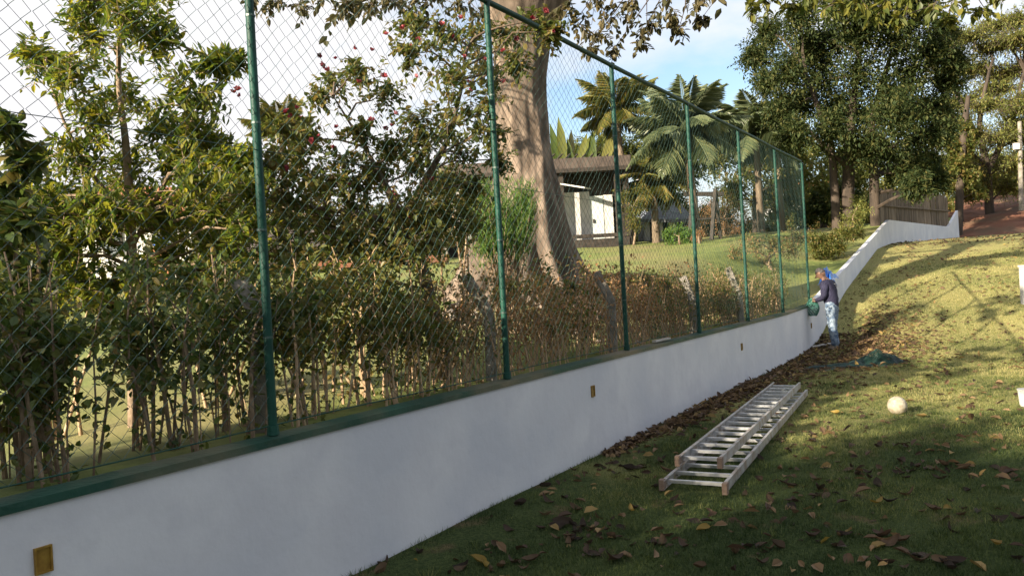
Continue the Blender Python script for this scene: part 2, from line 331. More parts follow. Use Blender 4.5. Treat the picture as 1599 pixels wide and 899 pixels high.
def link_panel(k):
    s0, s1 = k*SPAN, (k+1)*SPAN; hw = SPAN/50; n = 50; hz = .0475; rows = int((FT-FB-.03)/hz)
    i = np.arange(n)[:, None]; j = np.arange(rows+1)[None]; c = i+(i+j) % 2
    sag = .018*np.sin(j*.09+k*1.7)*np.sin(c*2*math.pi/50)+.005*np.sin(c*.9+j*.31+k)
    s = s0+c*hw+.004*np.sin(j*.55+i*1.3); z = FB+.03+j*hz+.003*np.sin(c*.7+k*2)+0*i
    off = .006+np.where((i+j) % 2 == 0, .0022, -.0022)+sag
    x, y = XY(s, off); P = np.stack([x, y, np.broadcast_to(z, x.shape)], -1)
    A = P[:, :-1].reshape(-1, 3); B = P[:, 1:].reshape(-1, 3)
    t_ = B-A; t_ /= np.linalg.norm(t_, axis=1)[:, None]; nrm = np.array((NN[0], NN[1], 0)); u = np.cross(t_, nrm); u /= np.linalg.norm(u, axis=1)[:, None]
    r = .0015; ring = [nrm[None]*r+0*u, -nrm[None]*r*.5+u*r*.87, -nrm[None]*r*.5-u*r*.87]
    V = np.stack([A+ring[0], A+ring[1], A+ring[2], B+ring[0], B+ring[1], B+ring[2]], 1)
    b = np.arange(len(A))[:, None]*6
    q = np.concatenate([b+np.array([[0, 1, 4, 3]]), b+np.array([[1, 2, 5, 4]]), b+np.array([[2, 0, 3, 5]])])
    mb = MB(); mb.add(V, q); o = mb.build('mesh_panel', M['wire'], fence); o['kind'] = 'stuff'
for k in range(-3, T1): link_panel(k)

# ------------------------------------------------------------------ foliage
def spray(centers, radii, ntw, nlf, ll, lw, hang=.0, flat=1., upb=.15, jit=.25, twlen=1., angle=.9):
    """twigs radiating in every clump with leaves set along them; returns twig segments and leaf arrays"""
    tw = []; P = []; T = []; Nn = []
    for c, r in zip(centers, radii):
        c = np.asarray(c, float)
        dirs = rvec(ntw); dirs[:, 2] = dirs[:, 2]*flat+upb-hang; dirs /= np.linalg.norm(dirs, axis=1)[:, None]
        st = c+rvec(ntw)*r*RNG.uniform(.0, .55, (ntw, 1))*np.array((1, 1, flat)); ln = r*RNG.uniform(.45, 1.0, (ntw, 1))*twlen
        mid = st+dirs*ln*.5+rvec(ntw)*ln*.08; en = st+dirs*ln-np.array((0, 0, 1))*ln*(.12+hang*.5)
        tw.append(np.stack([st, mid, en], 1))
        u = (np.arange(nlf)+.6)/nlf; u = np.clip(u[None]+RNG.uniform(-.3, .3, (ntw, nlf))/nlf, .03, 1)[..., None]
        p = np.where(u < .5, st[:, None]+(mid-st)[:, None]*u*2, mid[:, None]+(en-mid)[:, None]*(u-.5)*2)
        td = (en-st)/(np.linalg.norm(en-st, axis=1)[:, None]+1e-9)
        sd = np.cross(td, rvec(ntw)); sd /= np.linalg.norm(sd, axis=1)[:, None]+1e-9
        sg = np.where(np.arange(nlf) % 2 == 0, 1, -1)[None, :, None]
        tt = td[:, None]*(1-angle*.5)+sd[:, None]*sg*angle+rvec(ntw*nlf).reshape(ntw, nlf, 3)*jit; tt[..., 2] -= hang*.8
        nn = np.array((0, 0, 1.))+rvec(ntw*nlf).reshape(ntw, nlf, 3)*.55
        P.append(p.reshape(-1, 3)); T.append(tt.reshape(-1, 3)); Nn.append(nn.reshape(-1, 3))
    P = np.concatenate(P); T = np.concatenate(T); Nn = np.concatenate(Nn); n = len(P)
    Ln = ll*RNG.uniform(.6, 1.15, n); Wd = Ln*lw*RNG.uniform(.8, 1.15, n)
    return np.concatenate(tw), P, T, Nn, Ln, Wd
def limbs(b, trunk, centers, rad0, rtip=.004, k=5, near=False):
    """curved limb from the trunk to each clump"""
    tr = np.asarray(trunk, float)
    for c in centers:
        c = np.asarray(c, float); cand = [p for p in tr if p[2] < c[2]-.15*np.linalg.norm(p[:2]-c[:2])] or [tr[0]]
        if near: cand = list(tr)
        d = [np.linalg.norm(p-c) for p in cand]; p0 = cand[int(np.argmin(d))]
        l = np.linalg.norm(c-p0); m1 = p0+(c-p0)*.35+np.array((0, 0, .06*l))+RNG.normal(size=3)*.05*l; m2 = p0+(c-p0)*.7+np.array((0, 0, .04*l))+RNG.normal(size=3)*.05*l
        r = min(rad0, .012*l+rtip*1.5)
        b.tube([p0, m1, m2, c], [r*1.3, r, r*.65, rtip], k, caps=False)
def dense(pts, n=6):
    P = np.asarray(pts, float); out = []
    for a, c in zip(P[:-1], P[1:]):
        for i in range(n): out.append(a+(c-a)*i/n)
    out.append(P[-1]); return np.array(out)
def smoothpath(pts, rad, n=6):
    P = np.asarray(pts, float); m_ = len(P); tt = np.linspace(0, m_-1, (m_-1)*n+1); out = []
    for u in tt:
        i = min(int(u), m_-2); f = u-i; p0 = P[max(i-1, 0)]; p1 = P[i]; p2 = P[i+1]; p3 = P[min(i+2, m_-1)]
        out.append(.5*((2*p1)+(p2-p0)*f+(2*p0-5*p1+4*p2-p3)*f*f+(3*p1-p0-3*p2+p3)*f**3))
    return np.array(out), np.interp(tt, range(m_), rad)
LEAFMESH = {}
def unit_leaf(key, lw, mat):
    if key in LEAFMESH: return LEAFMESH[key]
    b = MB(); xs = [(0, .0), (.12, .62), (.38, 1.), (.68, .78), (1, 0)]
    V = []
    for u, w in xs:
        dz = -.16*u*u
        V += [(-w*lw/2, u, dz+.12*w*lw), (0, u, dz), (w*lw/2, u, dz+.12*w*lw)]
    q = [];
    for i in range(4):
        a = i*3; q += [(a, a+1, a+4, a+3), (a+1, a+2, a+5, a+4)]
    b.add(V, q); me = b.mesh(key, smooth=True); me.materials.append(mat); LEAFMESH[key] = me; return me
def frame(P, T, Nn, L_):
    T = Vector(T).normalized(); Nn = Vector(Nn); B = T.cross(Nn).normalized(); Nn = B.cross(T)
    m_ = Matrix.Identity(4)
    for i, v in enumerate((B, T, Nn)):
        for r in range(3): m_[r][i] = v[r]*L_
    for r in range(3): m_[r][3] = P[r]
    return m_
def make_tree(name, label, cat, trunks, clumps, leaf, mleaf, mbark, group=None, singles=0, msingle=None, branch_r=.05, hi=True, tint=(.0, 1.), k=7, base=None, twigs=True, rtip=.004, crown_name='crown', extra_limbs=()):
    base = np.asarray(trunks[0][0][0] if base is None else base, float)
    root = thing(name, label, cat, base, group)
    b = MB(); allp = []
    for pts, rad in trunks:
        P, R = smoothpath(pts, rad, 5); b.tube(P, R, k+2, caps=False); allp.append(P)
    allp = np.concatenate(allp); cs = [c for c, r in clumps]; rs = [r for c, r in clumps]
    b.build('trunk', mbark, root, smooth=True)
    bb = MB(); limbs(bb, allp, cs, branch_r, rtip)
    tw, P, T, Nn, Ln, Wd = spray(cs, rs, **leaf)
    if twigs:
        for q in tw: bb.tube(q, [rtip, rtip*.8, rtip*.5], 3, caps=False)
    bb.build('branch', mbark, root)['kind'] = 'stuff'
    n = len(P); tn = RNG.uniform(tint[0], tint[1], n)
    idx = np.arange(n)
    if singles:
        dist = np.linalg.norm(P-np.array((0, 0, EYE)), axis=1); sc = Ln/dist*(1+.4*(np.abs(P[:, 0]/P[:, 1]) < .63)); o_ = np.argsort(-sc); one = o_[:singles]; idx = o_[singles:]
        me = unit_leaf(name+'_leaf', leaf['lw'], msingle)
        for i in one: piece('leaf', me, None, root, frame(P[i], T[i], Nn[i], Ln[i]), root)
    c = MB(); c.leaves(P[idx], T[idx], Nn[idx], Ln[idx], Wd[idx], tn[idx], hi=hi); o = c.build(crown_name, mleaf, root); o['kind'] = 'stuff'
    return root
def pc(lst, D, jd, k=1.):
    """clumps: apparent places in the photo turned to points in space, spread in depth"""
    out = []
    for x, y, r in lst:
        d = D+RNG.uniform(-jd, jd); out.append((px(x, y, d), r/F*D*k))
    return out
G_ = lambda a, b, c: (a, b, c)
M['leafA'] = leafmat('glossy_mid_green_leaf', [(.055, .090, .020), (.105, .145, .028), (.17, .19, .035), (.27, .24, .04)], .52, .45)
M['leafA1'] = leafmat('glossy_single_leaf', [(.055, .090, .020), (.105, .145, .028), (.17, .19, .035), (.27, .24, .04)], .52, .45, obj=True)
M['leafB'] = leafmat('heart_leaf', [(.060, .085, .022), (.105, .125, .030), (.15, .155, .04), (.23, .16, .055)], .42, .45)
M['leafB1'] = leafmat('heart_single_leaf', [(.060, .085, .022), (.105, .125, .030), (.15, .155, .04), (.23, .16, .055)], .42, .45, obj=True)
M['leafD'] = leafmat('dark_hedge_leaf', [(.045, .078, .022), (.075, .112, .028), (.115, .145, .034), (.17, .14, .045)], .28, .40)
M['leafD1'] = leafmat('dark_hedge_single_leaf', [(.045, .078, .022), (.075, .112, .028), (.115, .145, .034), (.17, .14, .045)], .28, .40, obj=True)
M['leafdry'] = leafmat('dry_brown_leaf', [(.20, .105, .05), (.34, .185, .085), (.44, .27, .14), (.12, .11, .035)], .3, .7)
M['leafmix'] = leafmat('half_dry_leaf', [(.065, .095, .025), (.11, .125, .035), (.22, .155, .06), (.31, .20, .095)], .25, .6)
M['leafpale'] = leafmat('dusky_tree_leaf', [(.045, .045, .022), (.07, .07, .028), (.10, .085, .04), (.14, .11, .045)], .3, .5)
M['leafdark'] = leafmat('dense_dark_leaf', [(.024, .042, .016), (.040, .060, .020), (.062, .082, .026), (.11, .105, .034)], .32, .6, spec=.2)
M['leaflight'] = leafmat('light_feathery_leaf', [(.10, .125, .032), (.14, .165, .042), (.20, .21, .055), (.24, .21, .065)], .35, .55)
M['leafyel'] = leafmat('yellow_green_leaf', [(.06, .085, .02), (.09, .11, .025), (.13, .14, .03), (.20, .18, .035)], .35, .45)
M['fern'] = leafmat('bright_fern', [(.06, .13, .022), (.09, .18, .03), (.12, .21, .04), (.17, .21, .05)], .3, .6)
M['petal'] = leafmat('maroon_petal', [(.17, .022, .035), (.28, .045, .06), (.38, .09, .10), (.09, .018, .026)], .25, .5, obj=True)
M['palmA'] = leafmat('yellowing_palm_leaf', [(.09, .11, .03), (.13, .145, .038), (.20, .18, .05), (.27, .21, .07)], .3, .4)
M['palmB'] = leafmat('blue_green_palm_leaf', [(.08, .11, .055), (.115, .15, .075), (.155, .19, .10), (.21, .22, .10)], .25, .35, spec=.5)

# left young tree
c1 = [(110,120,55),(60,85,36),(140,55,50),(195,25,50),(245,60,44),(190,150,46),(290,150,42),(335,105,26),(365,98,20),(255,205,50),(150,195,52),(315,215,48),(200,265,52),(115,250,48),(300,285,48),(350,235,32),(95,310,46),(225,335,44),(300,350,42),(150,375,50),(260,395,42),(85,395,46),(180,440,36),(330,330,40),(215,-30,46),(140,0,40),(60,330,40),(45,245,30),(350,390,36),(120,445,40)]
gz = gb(*px(205, 600, 6.3)[:2])
b0 = px(206, 600, 6.3); b0[2] = gz-.05
make_tree('young_tree', 'young glossy leaved tree with a thin pale trunk behind the fence at far left', 'tree',
          [([b0, px(207, 450, 6.3), px(203, 320, 6.32), px(196, 220, 6.28), px(185, 110, 6.3), px(200, -20, 6.4)], [.05, .042, .036, .028, .018, .008]),
           ([px(205, 390, 6.3), px(245, 310, 6.4), px(300, 220, 6.5), px(340, 120, 6.5)], [.02, .016, .012, .006]),
           ([px(204, 330, 6.3), px(150, 280, 6.2), px(100, 190, 6.1), px(70, 100, 6.05)], [.02, .015, .011, .005])],
          pc(c1+[(30,300,36),(60,385,40),(180,330,40),(260,330,40),(340,400,40),(385,360,34),(395,300,30),(230,440,36),(300,445,36),(140,330,40),(375,255,28),(20,470,40),(100,355,40),(280,250,40)], 6.3, .6, 1.3), dict(ntw=40, nlf=11, ll=.078, lw=.42, upb=.2, jit=.3), M['leafA'], M['twig'], singles=300, msingle=M['leafA1'], branch_r=.013, rtip=.0035)
# far left big leaved shrub
c2 = [(15,205,34),(35,255,32),(5,300,40),(40,345,38),(10,400,44),(55,430,38),(20,480,42),(70,500,36),(25,560,40),(90,550,34),(-30,350,50),(-20,450,50),(60,600,36),(20,650,36)]
b0 = px(30, 650, 4.5); b0[2] = gb(b0[0], b0[1])-.05
make_tree('broadleaf_shrub', 'dark broad leaved shrub cut by the left picture edge behind the mesh', 'shrub',
          [([b0, px(32, 560, 4.5), px(25, 420, 4.5), px(20, 260, 4.5)], [.022, .018, .013, .006]), ([b0+.02, px(70, 560, 4.45), px(60, 440, 4.4)], [.018, .014, .007])],
          pc(c2, 4.5, .35), dict(ntw=16, nlf=8, ll=.095, lw=.52, upb=.1), M['leafD'], M['twig'], singles=160, msingle=M['leafD1'], branch_r=.01, rtip=.003)
# flowering shrub
c3 = [(525,130,34),(560,110,30),(497,150,20),(640,85,26),(690,60,34),(600,145,34),(650,190,30),(700,125,40),(740,165,40),(770,205,34),(720,240,36),(560,205,28),(440,200,32),(470,240,36),(530,255,42),(600,255,42),(655,270,44),(430,280,44),(500,305,44),(560,325,44),(620,315,46),(680,315,46),(720,340,34),(450,345,44),(395,300,44),(350,275,36),(370,340,44),(520,365,38),(600,360,40),(670,375,36),(410,395,38),(740,60,40),(790,55,34),(835,35,30),(860,50,22),(810,100,24),(770,120,30),(470,400,34),(560,400,30),(330,370,40),(300,420,30),(640,40,30),(780,250,22),(420,320,40),(460,380,38),(380,410,34),(560,290,36),(480,275,36),(640,345,38),(310,330,36),(345,320,36),(540,385,34),(440,420,30),(480,215,30),(520,285,34),(575,265,32),(615,225,28),(690,200,30),(660,230,32),(700,285,36),(740,290,32),(450,300,36),(410,255,34),(560,355,36),(610,395,32),(650,335,36),(500,340,36),(680,350,34),(380,300,34),(440,250,34)]
b0 = px(692, 480, 7.6); b0[2] = gb(b0[0], b0[1])-.05
fl = make_tree('flowering_shrub', 'sprawling shrub with maroon flowers and a leaning dark stem left of the big trunk', 'shrub',
          [([b0, px(660, 420, 7.6), px(628, 350, 7.6), px(600, 285, 7.6), px(560, 215, 7.6), px(520, 150, 7.5)], [.07, .06, .05, .03, .014, .006]),
           ([px(628, 350, 7.6), px(665, 280, 7.5), px(700, 215, 7.5), px(720, 140, 7.5), px(740, 60, 7.5), px(840, 30, 7.4)], [.045, .034, .026, .018, .012, .006]),
           ([px(628, 350, 7.6), px(560, 335, 7.4), px(470, 320, 7.2), px(390, 300, 7.0)], [.04, .026, .016, .006])],
          pc(c3, 7.5, .8, 1.25), dict(ntw=30, nlf=8, ll=.068, lw=.62, upb=.1, hang=.12, jit=.35), M['leafB'], M['darktwig'], singles=260, msingle=M['leafB1'], branch_r=.010, rtip=.003)
b = MB()
for q in range(7):
    a = q*.9; e = .5+.35*(q % 3)
    b.leaves(np.array([(0, 0, 0.)]), np.array([(math.cos(a), math.sin(a), e)]), np.array([(-math.sin(a)*.2, .1, 1.)]), .8, .62, .5, fold=.5, droop=-.1)
fm = b.mesh('flower_cluster'); fm.materials.append(M['petal'])
fl_px = [(508,100),(524,93),(552,77),(580,80),(604,55),(630,46),(655,64),(667,72),(641,76),(690,40),(724,90),(731,130),(710,126),(580,190),(601,200),(611,198),(558,216),(499,214),(489,221),(456,181),(463,170),(448,176),(520,232),(371,142),(376,150),(366,146),(786,80),(850,20),(862,50),(830,30),(806,60),(786,130),(740,140),(640,340),(415,290),(398,260),(525,200),(560,130),(600,120),(648,120),(676,282),(452,262),(402,330),(545,290),(620,300),(705,60),(720,30),(757,95),(770,165),(496,88),(512,112),(616,178),(470,186)]
for x, y in fl_px:
    D = 7.0+RNG.uniform(-.25, .35); r = .056*RNG.uniform(.7, 1.15)
    mw = frame(px(x, y, D), rvec(1)[0], np.array((RNG.normal()*.5, -.6, .7)), r); piece('flower', fm, None, fl, mw, fl)

# hedge shrubs along the fence
HG = 'hedge shrubs behind the fence'
hl = ['tall dark stemmed hedge shrub at the left picture edge behind the mesh', 'hedge shrub of bare upright stems below the young tree', 'leafy hedge shrub just left of the first green post', 'dark leafed hedge shrub just right of the first green post', 'hedge shrub with straw coloured stems between the first two green posts',
      'half dry hedge shrub just left of the second green post', 'brown leafless hedge shrub just right of the second green post', 'reddish brown hedge shrub in front of the big tree roots', 'brown hedge shrub just left of the third green post', 'dusty green hedge shrub just right of the third green post',
      'brown and green hedge shrub left of the fourth green post', 'green hedge shrub between the fourth and fifth green posts', 'small green hedge shrub left of the sixth green post', 'rounded green hedge shrub at the last green post']
for i in range(14):
    s0 = -6.9+i*1.42; dc = -.75; x0, y0 = XY(s0, dc); z0 = gb(x0, y0)
    root = thing('hedge_shrub', hl[i], 'shrub', (x0, y0, z0), HG)
    left = i <= 4; dry = 5 <= i <= 8; hgt = 1.05 if left else (.72 if i < 9 else .62)
    b = MB(); tips = []
    for q in range(46 if left else 60):
        x, y = XY(s0+RNG.uniform(-.8, .8), dc+RNG.uniform(-.38, .45)); z = gb(x, y); h = hgt*(RNG.uniform(.6, 1.2) if left else RNG.uniform(.45, 1.5))
        lean = RNG.normal(size=2)*.13*h; pts = [(x, y, z-.03), (x+lean[0]*.3+RNG.normal()*.02, y+lean[1]*.3, z+h*.4), (x+lean[0]*.7+RNG.normal()*.03, y+lean[1]*.7, z+h*.75), (x+lean[0], y+lean[1], z+h)]
        r = RNG.uniform(.004, .016) if left else RNG.uniform(.004, .009); b.tube(pts, [r, r*.9, r*.6, r*.3], 5, caps=False); tips.append(np.array(pts))
        for k in range(3):
            a = np.array(pts[1])+(np.array(pts[3])-np.array(pts[1]))*RNG.uniform(0, .9); e = a+np.array((RNG.normal()*.12, RNG.normal()*.12, RNG.uniform(.05, .22))); b.tube([a, (a+e)/2+RNG.normal(size=3)*.015, e], [r*.4, r*.3, r*.15], 3, caps=False)
            tips.append(np.array([a, (a+e)/2, e, e]))
    b.build('stem', M['twig'] if i < 4 else M['drystem'], root)['kind'] = 'stuff'
    tp = np.array(tips); nL = 4600 if left else (2700 if dry else 3600)
    w = RNG.integers(0, len(tp), nL); u = RNG.uniform(.03, 1, nL)**(1.0 if left else .85); k_ = np.clip((u*3).astype(int), 0, 2); f_ = (u*3-k_)[:, None]
    P = tp[w, k_]*(1-f_)+tp[w, k_+1]*f_+RNG.normal(size=(nL, 3))*.045
    T = rvec(nL)+np.array((0, 0, -.1)); Nn = rvec(nL)*.7+np.array((0, 0, 1.)); ll = (.058 if left else .046)*RNG.uniform(.6, 1.2, nL)
    c = MB(); c.leaves(P, T, Nn, ll, ll*(.58 if left else .5), RNG.uniform(0, 1, nL)); mt = M['leafD'] if i < 4 else M['leafB'] if i == 4 else (M['leafmix'] if i in (5, 9, 10) else (M['leafdry'] if dry else M['leafmix'] if i == 11 else M['leafB']))
    c.build('foliage', mt, root)['kind'] = 'stuff'
    if 3 <= i <= 10:
        nL = 900; w = RNG.integers(0, len(tp), nL); P = tp[w, 2]+(tp[w, 3]-tp[w, 2])*RNG.uniform(-1.5, 1.3, (nL, 1))+RNG.normal(size=(nL, 3))*.06; P = P[np.sin(P[:, 0]*3.1+i)+np.sin(P[:, 1]*2.3) > -.2]; nL = len(P)
        ll = .062*RNG.uniform(.6, 1.2, nL); c = MB(); c.leaves(P, rvec(nL), rvec(nL)*.7+np.array((0, 0, 1.)), ll, ll*.55, RNG.uniform(0, 1, nL)); c.build('fresh_foliage', M['leafB'], root)['kind'] = 'stuff'

# looser garden shrubs between the hedge and the lawn
def gshrub(label, cl, D, mat, ll=.062, ntw=46):
    x0 = float(np.mean([c[0] for c in cl])); b0 = px(x0, 500, D); b0[2] = gb(b0[0], b0[1])-.05; tr = []
    for k in range(4):
        e = px(cl[k % len(cl)][0], min(c[1] for c in cl)+10, D+RNG.uniform(-.2, .2)); q0 = b0+np.array((RNG.normal()*.15, RNG.normal()*.15, 0)); tr.append(([q0, q0+(e-q0)*.5+RNG.normal(size=3)*.06, e], [.016, .012, .005]))
    make_tree('garden_shrub', label, 'shrub', tr, pc(cl, D, .35), dict(ntw=ntw, nlf=8, ll=ll, lw=.5, upb=.1, jit=.4), mat, M['drystem'], group='loose garden shrubs behind the hedge', branch_r=.008, twigs=True, rtip=.0025)
gshrub('green leafy shrub right of the first green post, behind the hedge stems', [(470,450,36),(510,470,36),(550,455,34),(480,500,36),(530,520,34),(580,490,30),(460,540,32),(600,450,26)], 7.2, M['leafB'])
gshrub('sparse reddish shrub between leaning stem and concrete post', [(620,480,26),(650,500,26),(690,510,26),(720,490,22),(600,530,26),(640,545,24),(700,550,24)], 7.4, M['leafdry'], .05, 30)
gshrub('mid green shrub between the young tree trunk and the first green post', [(300,430,34),(340,450,32),(380,430,30),(270,460,32),(320,480,30),(240,440,30)], 6.8, M['leafB'])
gshrub('low dark shrub left of the young tree trunk', [(90,470,36),(140,460,34),(60,500,34),(170,490,32),(120,520,32),(30,470,34)], 6.4, M['leafD'])
gshrub('green weeds at the foot of the big trunk', [(800,450,18),(830,445,18),(860,455,18),(890,450,16),(920,455,16),(780,460,16),(850,440,14)], 10.2, M['leafB'], .07, 40)
gshrub('green weeds around the third concrete post', [(945,440,16),(965,435,16),(985,445,16),(1010,440,16),(1035,445,14)], 11.2, M['leafB'], .065, 40)
gshrub('shrub hiding the left end of the garden house', [(700,300,24),(725,320,24),(700,345,26),(740,350,22),(680,330,26),(715,375,24),(690,280,18)], 9.5, M['leafB'], .07, 40)
# old concrete posts with a bent head
CP = 'old concrete fence posts with slanted heads'
for (x, y0, y1, D, lx, ly, lab) in ((413, 500, 690, 5.2, 374, 438, 'old concrete post with slanted head beside the first green post'), (768, 492, 600, 7.4, 726, 430, 'pale concrete post with slanted head beside the second green post'),
                               (958, 470, 560, 9.5, 930, 425, 'grey concrete post nearest the third green post'), (1085, 470, 540, 11.8, 1066, 432, 'thin concrete post nearest the fourth green post'), (1158, 462, 510, 13.8, 1136, 418, 'white topped concrete post between fourth and fifth green posts')):
    a = px(x, y1, D); a[2] = gb(a[0], a[1])-.1; k = px(x-4, y0, D); e = px(lx, ly, D)
    root = thing('concrete_post', lab, 'post', a, CP); b = MB(); w = .052
    P = np.array([a, k, e]); rows = []
    for p, tdir in ((a, k-a), (k, (k-a)/np.linalg.norm(k-a)+(e-k)/np.linalg.norm(e-k)), (e, e-k)):
        t_ = tdir/np.linalg.norm(tdir); yv = np.array((0, 1., 0)); xv = np.cross(yv, t_); xv /= np.linalg.norm(xv)
        for aa, bb_ in ((-.75, -1), (.75, -1), (1, -.75), (1, .75), (.75, 1), (-.75, 1), (-1, .75), (-1, -.75)): rows.append(p+xv*w*aa+yv*w*bb_)
    f = [];
    for i in range(2):
        for j in range(8): f.append((i*8+j, i*8+(j+1) % 8, i*8+8+(j+1) % 8, i*8+8+j))
    b.add(rows, f); b.add(rows[16:], [(0, 1, 2, 3), (0, 3, 4, 7), (4, 5, 6, 7)]); b.build('post_shaft', M['concrete'], root)

# ------------------------------------------------------------------ the big buttressed tree
BD = 14.0
bt = thing('buttress_tree', 'huge pale trunk with spreading buttress roots behind the second green post', 'tree', (*px(826, 450, BD)[:2], 1.3))
FINS = [(-.12, .80), (.9, .8), (2.0, .8), (3.2, 1.15), (3.75, .8), (4.3, .75), (4.8, .55), (5.25, .75), (5.75, .65)]
def rings(spec, nth=110):
    V = []
    for (cx, cy, w, lob, dy) in spec:
        c = px(cx, cy, BD+dy); R = w/2/F*BD
        for i in range(nth):
            th = 2*math.pi*i/nth
            l = 0
            for fa, fw in FINS:
                dt = (th-fa-.10*math.sin(cy*.021+fa*3)+math.pi) % (2*math.pi)-math.pi; sg_ = .15+.16*max(0, 1-lob); l = max(l, fw*(math.exp(-(dt/sg_)**2)+.10*math.exp(-((dt-.25)/.09)**2)))
            r = R*(1+lob*l)*(1+.018*math.sin(th*7+cy*.03)+.014*math.sin(th*13-cy*.05)+.012*math.sin(th*3+cy*.045)+.010*math.sin(th*23+cy*.02))
            zj = 0
            V.append((c[0]+r*math.cos(th), c[1]+r*math.sin(th), c[2]+zj))
    n = len(spec); q = [(i*nth+j, i*nth+(j+1) % nth, (i+1)*nth+(j+1) % nth, (i+1)*nth+j) for i in range(n-1) for j in range(nth)]
    return np.array(V), q
sp0 = [(822,510,130,1.75,0),(822,480,124,1.4,0),(822,450,118,1.12,0),(822,430,113,.93,0),(822,405,108,.76,0),(822,375,102,.56,0),(822,340,95,.38,0),(821,300,88,.24,0),(820,260,79,.20,0),(818,220,73,.16,0),(815,170,71,.14,0),(814,120,72,.14,0),(815,80,76,.15,0),(815,50,90,.08,0),(812,25,104,.08,0),(812,5,112,.06,0),(814,-15,104,.02,0)]
ys = np.array([q[1] for q in sp0], float); yy = np.linspace(510, -15, 80); spec = [tuple([np.interp(-y, -ys, [q[0] for q in sp0]), y]+[np.interp(-y, -ys, [q[k] for q in sp0]) for k in (2, 3, 4)]) for y in yy]
V, q = rings(spec); b = MB(); b.add(V, q)
trunk_obj = b.build('trunk', M['bark'], bt, smooth=True)
for i, (x0, y0, x1, y1) in enumerate(((790,440,690,462),(800,455,735,478),(815,460,800,492),(845,462,862,490),(870,455,905,480),(885,440,945,462),(780,430,715,438),(830,462,838,495))):
    a = px(x0, y0, BD-.6); e = px(x1, y1, BD-1.8); pts = []
    for u in np.linspace(0, 1, 7):
        p = a+(e-a)*u; w_ = .16*math.sin(u*7+i*2); p = p+np.array((w_, w_*.4, 0)); z_ = gb(p[0], p[1]); p[2] = max(z_, 0)+.16*(1-u)**1.5+.02+.03*math.sin(u*9+i); pts.append(p)
    P, R = smoothpath(pts, [.17, .14, .115, .09, .07, .05, .025], 3); b = MB(); b.tube(P, R*(1+.1*np.sin(np.arange(len(R))*1.9)), 9); b.build('root', M['bark'], bt, smooth=True)
limbspec = [([px(790, 15, BD), px(770, -40, BD), px(730, -130, BD-.3), px(640, -260, BD-.8), px(520, -380, BD-1.5)], [.42, .36, .3, .2, .1]),
            ([px(840, 15, BD), px(868, -20, BD), px(930, -70, BD-.3), px(1040, -160, BD-1.2), px(1200, -240, BD-2.5)], [.38, .33, .26, .19, .1]),
            ([px(815, 0, BD), px(815, -90, BD+.3), px(840, -220, BD+.8), px(880, -420, BD+1.5)], [.4, .34, .25, .12]),
            ([px(930, -70, BD-.3), px(1000, -110, BD-1.0), px(1080, -100, BD-1.8)], [.1, .07, .03]),
            ([px(1040, -160, BD-1.2), px(1200, -190, BD-2.6), px(1380, -140, BD-3.8), px(1530, -70, BD-4.4)], [.09, .07, .04, .02]),
            ([px(730, -130, BD-.3), px(640, -130, BD-1.2), px(520, -100, BD-2), px(400, -60, BD-2.6)], [.09, .07, .04, .02])]
lp = []
for pts, rad in limbspec:
    P, R = smoothpath(pts, rad, 5); b = MB(); b.tube(P, R, 12, caps=False); b.build('limb', M['bark'], bt, smooth=True); lp.append(P)
lp = np.concatenate(lp)
# hanging sprays that show at the top of the picture, then the crown above it
hang = [(430,2,22),(470,8,20),(500,-10,26),(540,5,20),(580,8,20),(610,2,22),(640,10,20),(680,-6,26),(720,10,22),(750,20,20),(900,30,28),(930,50,26),(960,20,30),(990,0,30),(930,0,30),(1010,40,22),(1040,20,26),(1060,45,20),(1090,5,22),(960,75,14),(1000,60,16),(400,-15,26),(920,75,12),(1095,30,10),(660,25,14),(880,10,24),(1040,-15,34),(640,-30,34),(560,-30,34)]
hc = [(px(x, y, BD-3.7+RNG.uniform(-.5, .5)), r/F*10.3*1.15) for x, y, r in hang]
hc2 = [(px(x, y, 8.1+RNG.uniform(-.4, .4)), r/F*8.1) for x, y, r in [(1175,10,22),(1200,0,26),(1235,8,24),(1260,-8,30),(1300,6,26),(1340,-4,30),(1385,4,26),(1420,-6,30),(1460,8,26),(1500,4,26),(1535,10,20),(1560,-2,22),(1480,24,20),(1360,24,18),(1400,30,14)]]
cr = []
for i in range(90):
    a = RNG.uniform(0, 2*math.pi); r = 5.2*math.sqrt(RNG.uniform(0, 1)); z = RNG.uniform(7.4, 12)-.12*r
    cx_, cy_ = .25+r*math.cos(a), BD+.4+r*math.sin(a); k_ = (z-1.2)/math.tan(SUN_EL); s_, d_ = SDc(cx_+SUN_DIR.x*k_, cy_+SUN_DIR.y*k_)
    if -1.2 < d_ < 5.6 and i % 9: continue  # crown shape thinned so its shadow mostly clears the lawn
    cr.append((np.array((cx_, cy_, z)), RNG.uniform(.8, 1.3)))
b = MB(); limbs(b, lp, [c for c, r in hc+hc2], .012, .004, near=True); limbs(b, np.array([p for p in lp if p[2] > 6.6]), [c for c, r in cr], .05, .006, near=True)
tw, P, T, Nn, Ln, Wd = spray([c for c, r in hc], [r for c, r in hc], 9, 7, .105, .55, hang=.5, jit=.3)
c = MB(); c.leaves(P, T, Nn, Ln, Wd, RNG.uniform(0, 1, len(P))); c.build('hanging_foliage', M['leafpale'], bt)['kind'] = 'stuff'
for q in tw: b.tube(q, [.005, .004, .003], 3, caps=False)
tw, P, T, Nn, Ln, Wd = spray([c for c, r in hc2], [r for c, r in hc2], 6, 7, .115, .48, hang=.4, jit=.3)
c = MB(); c.leaves(P, T, Nn, Ln, Wd, RNG.uniform(0, 1, len(P))); c.build('hanging_foliage', M['leafyel'], bt)['kind'] = 'stuff'
for q in tw: b.tube(q, [.005, .004, .003], 3, caps=False)
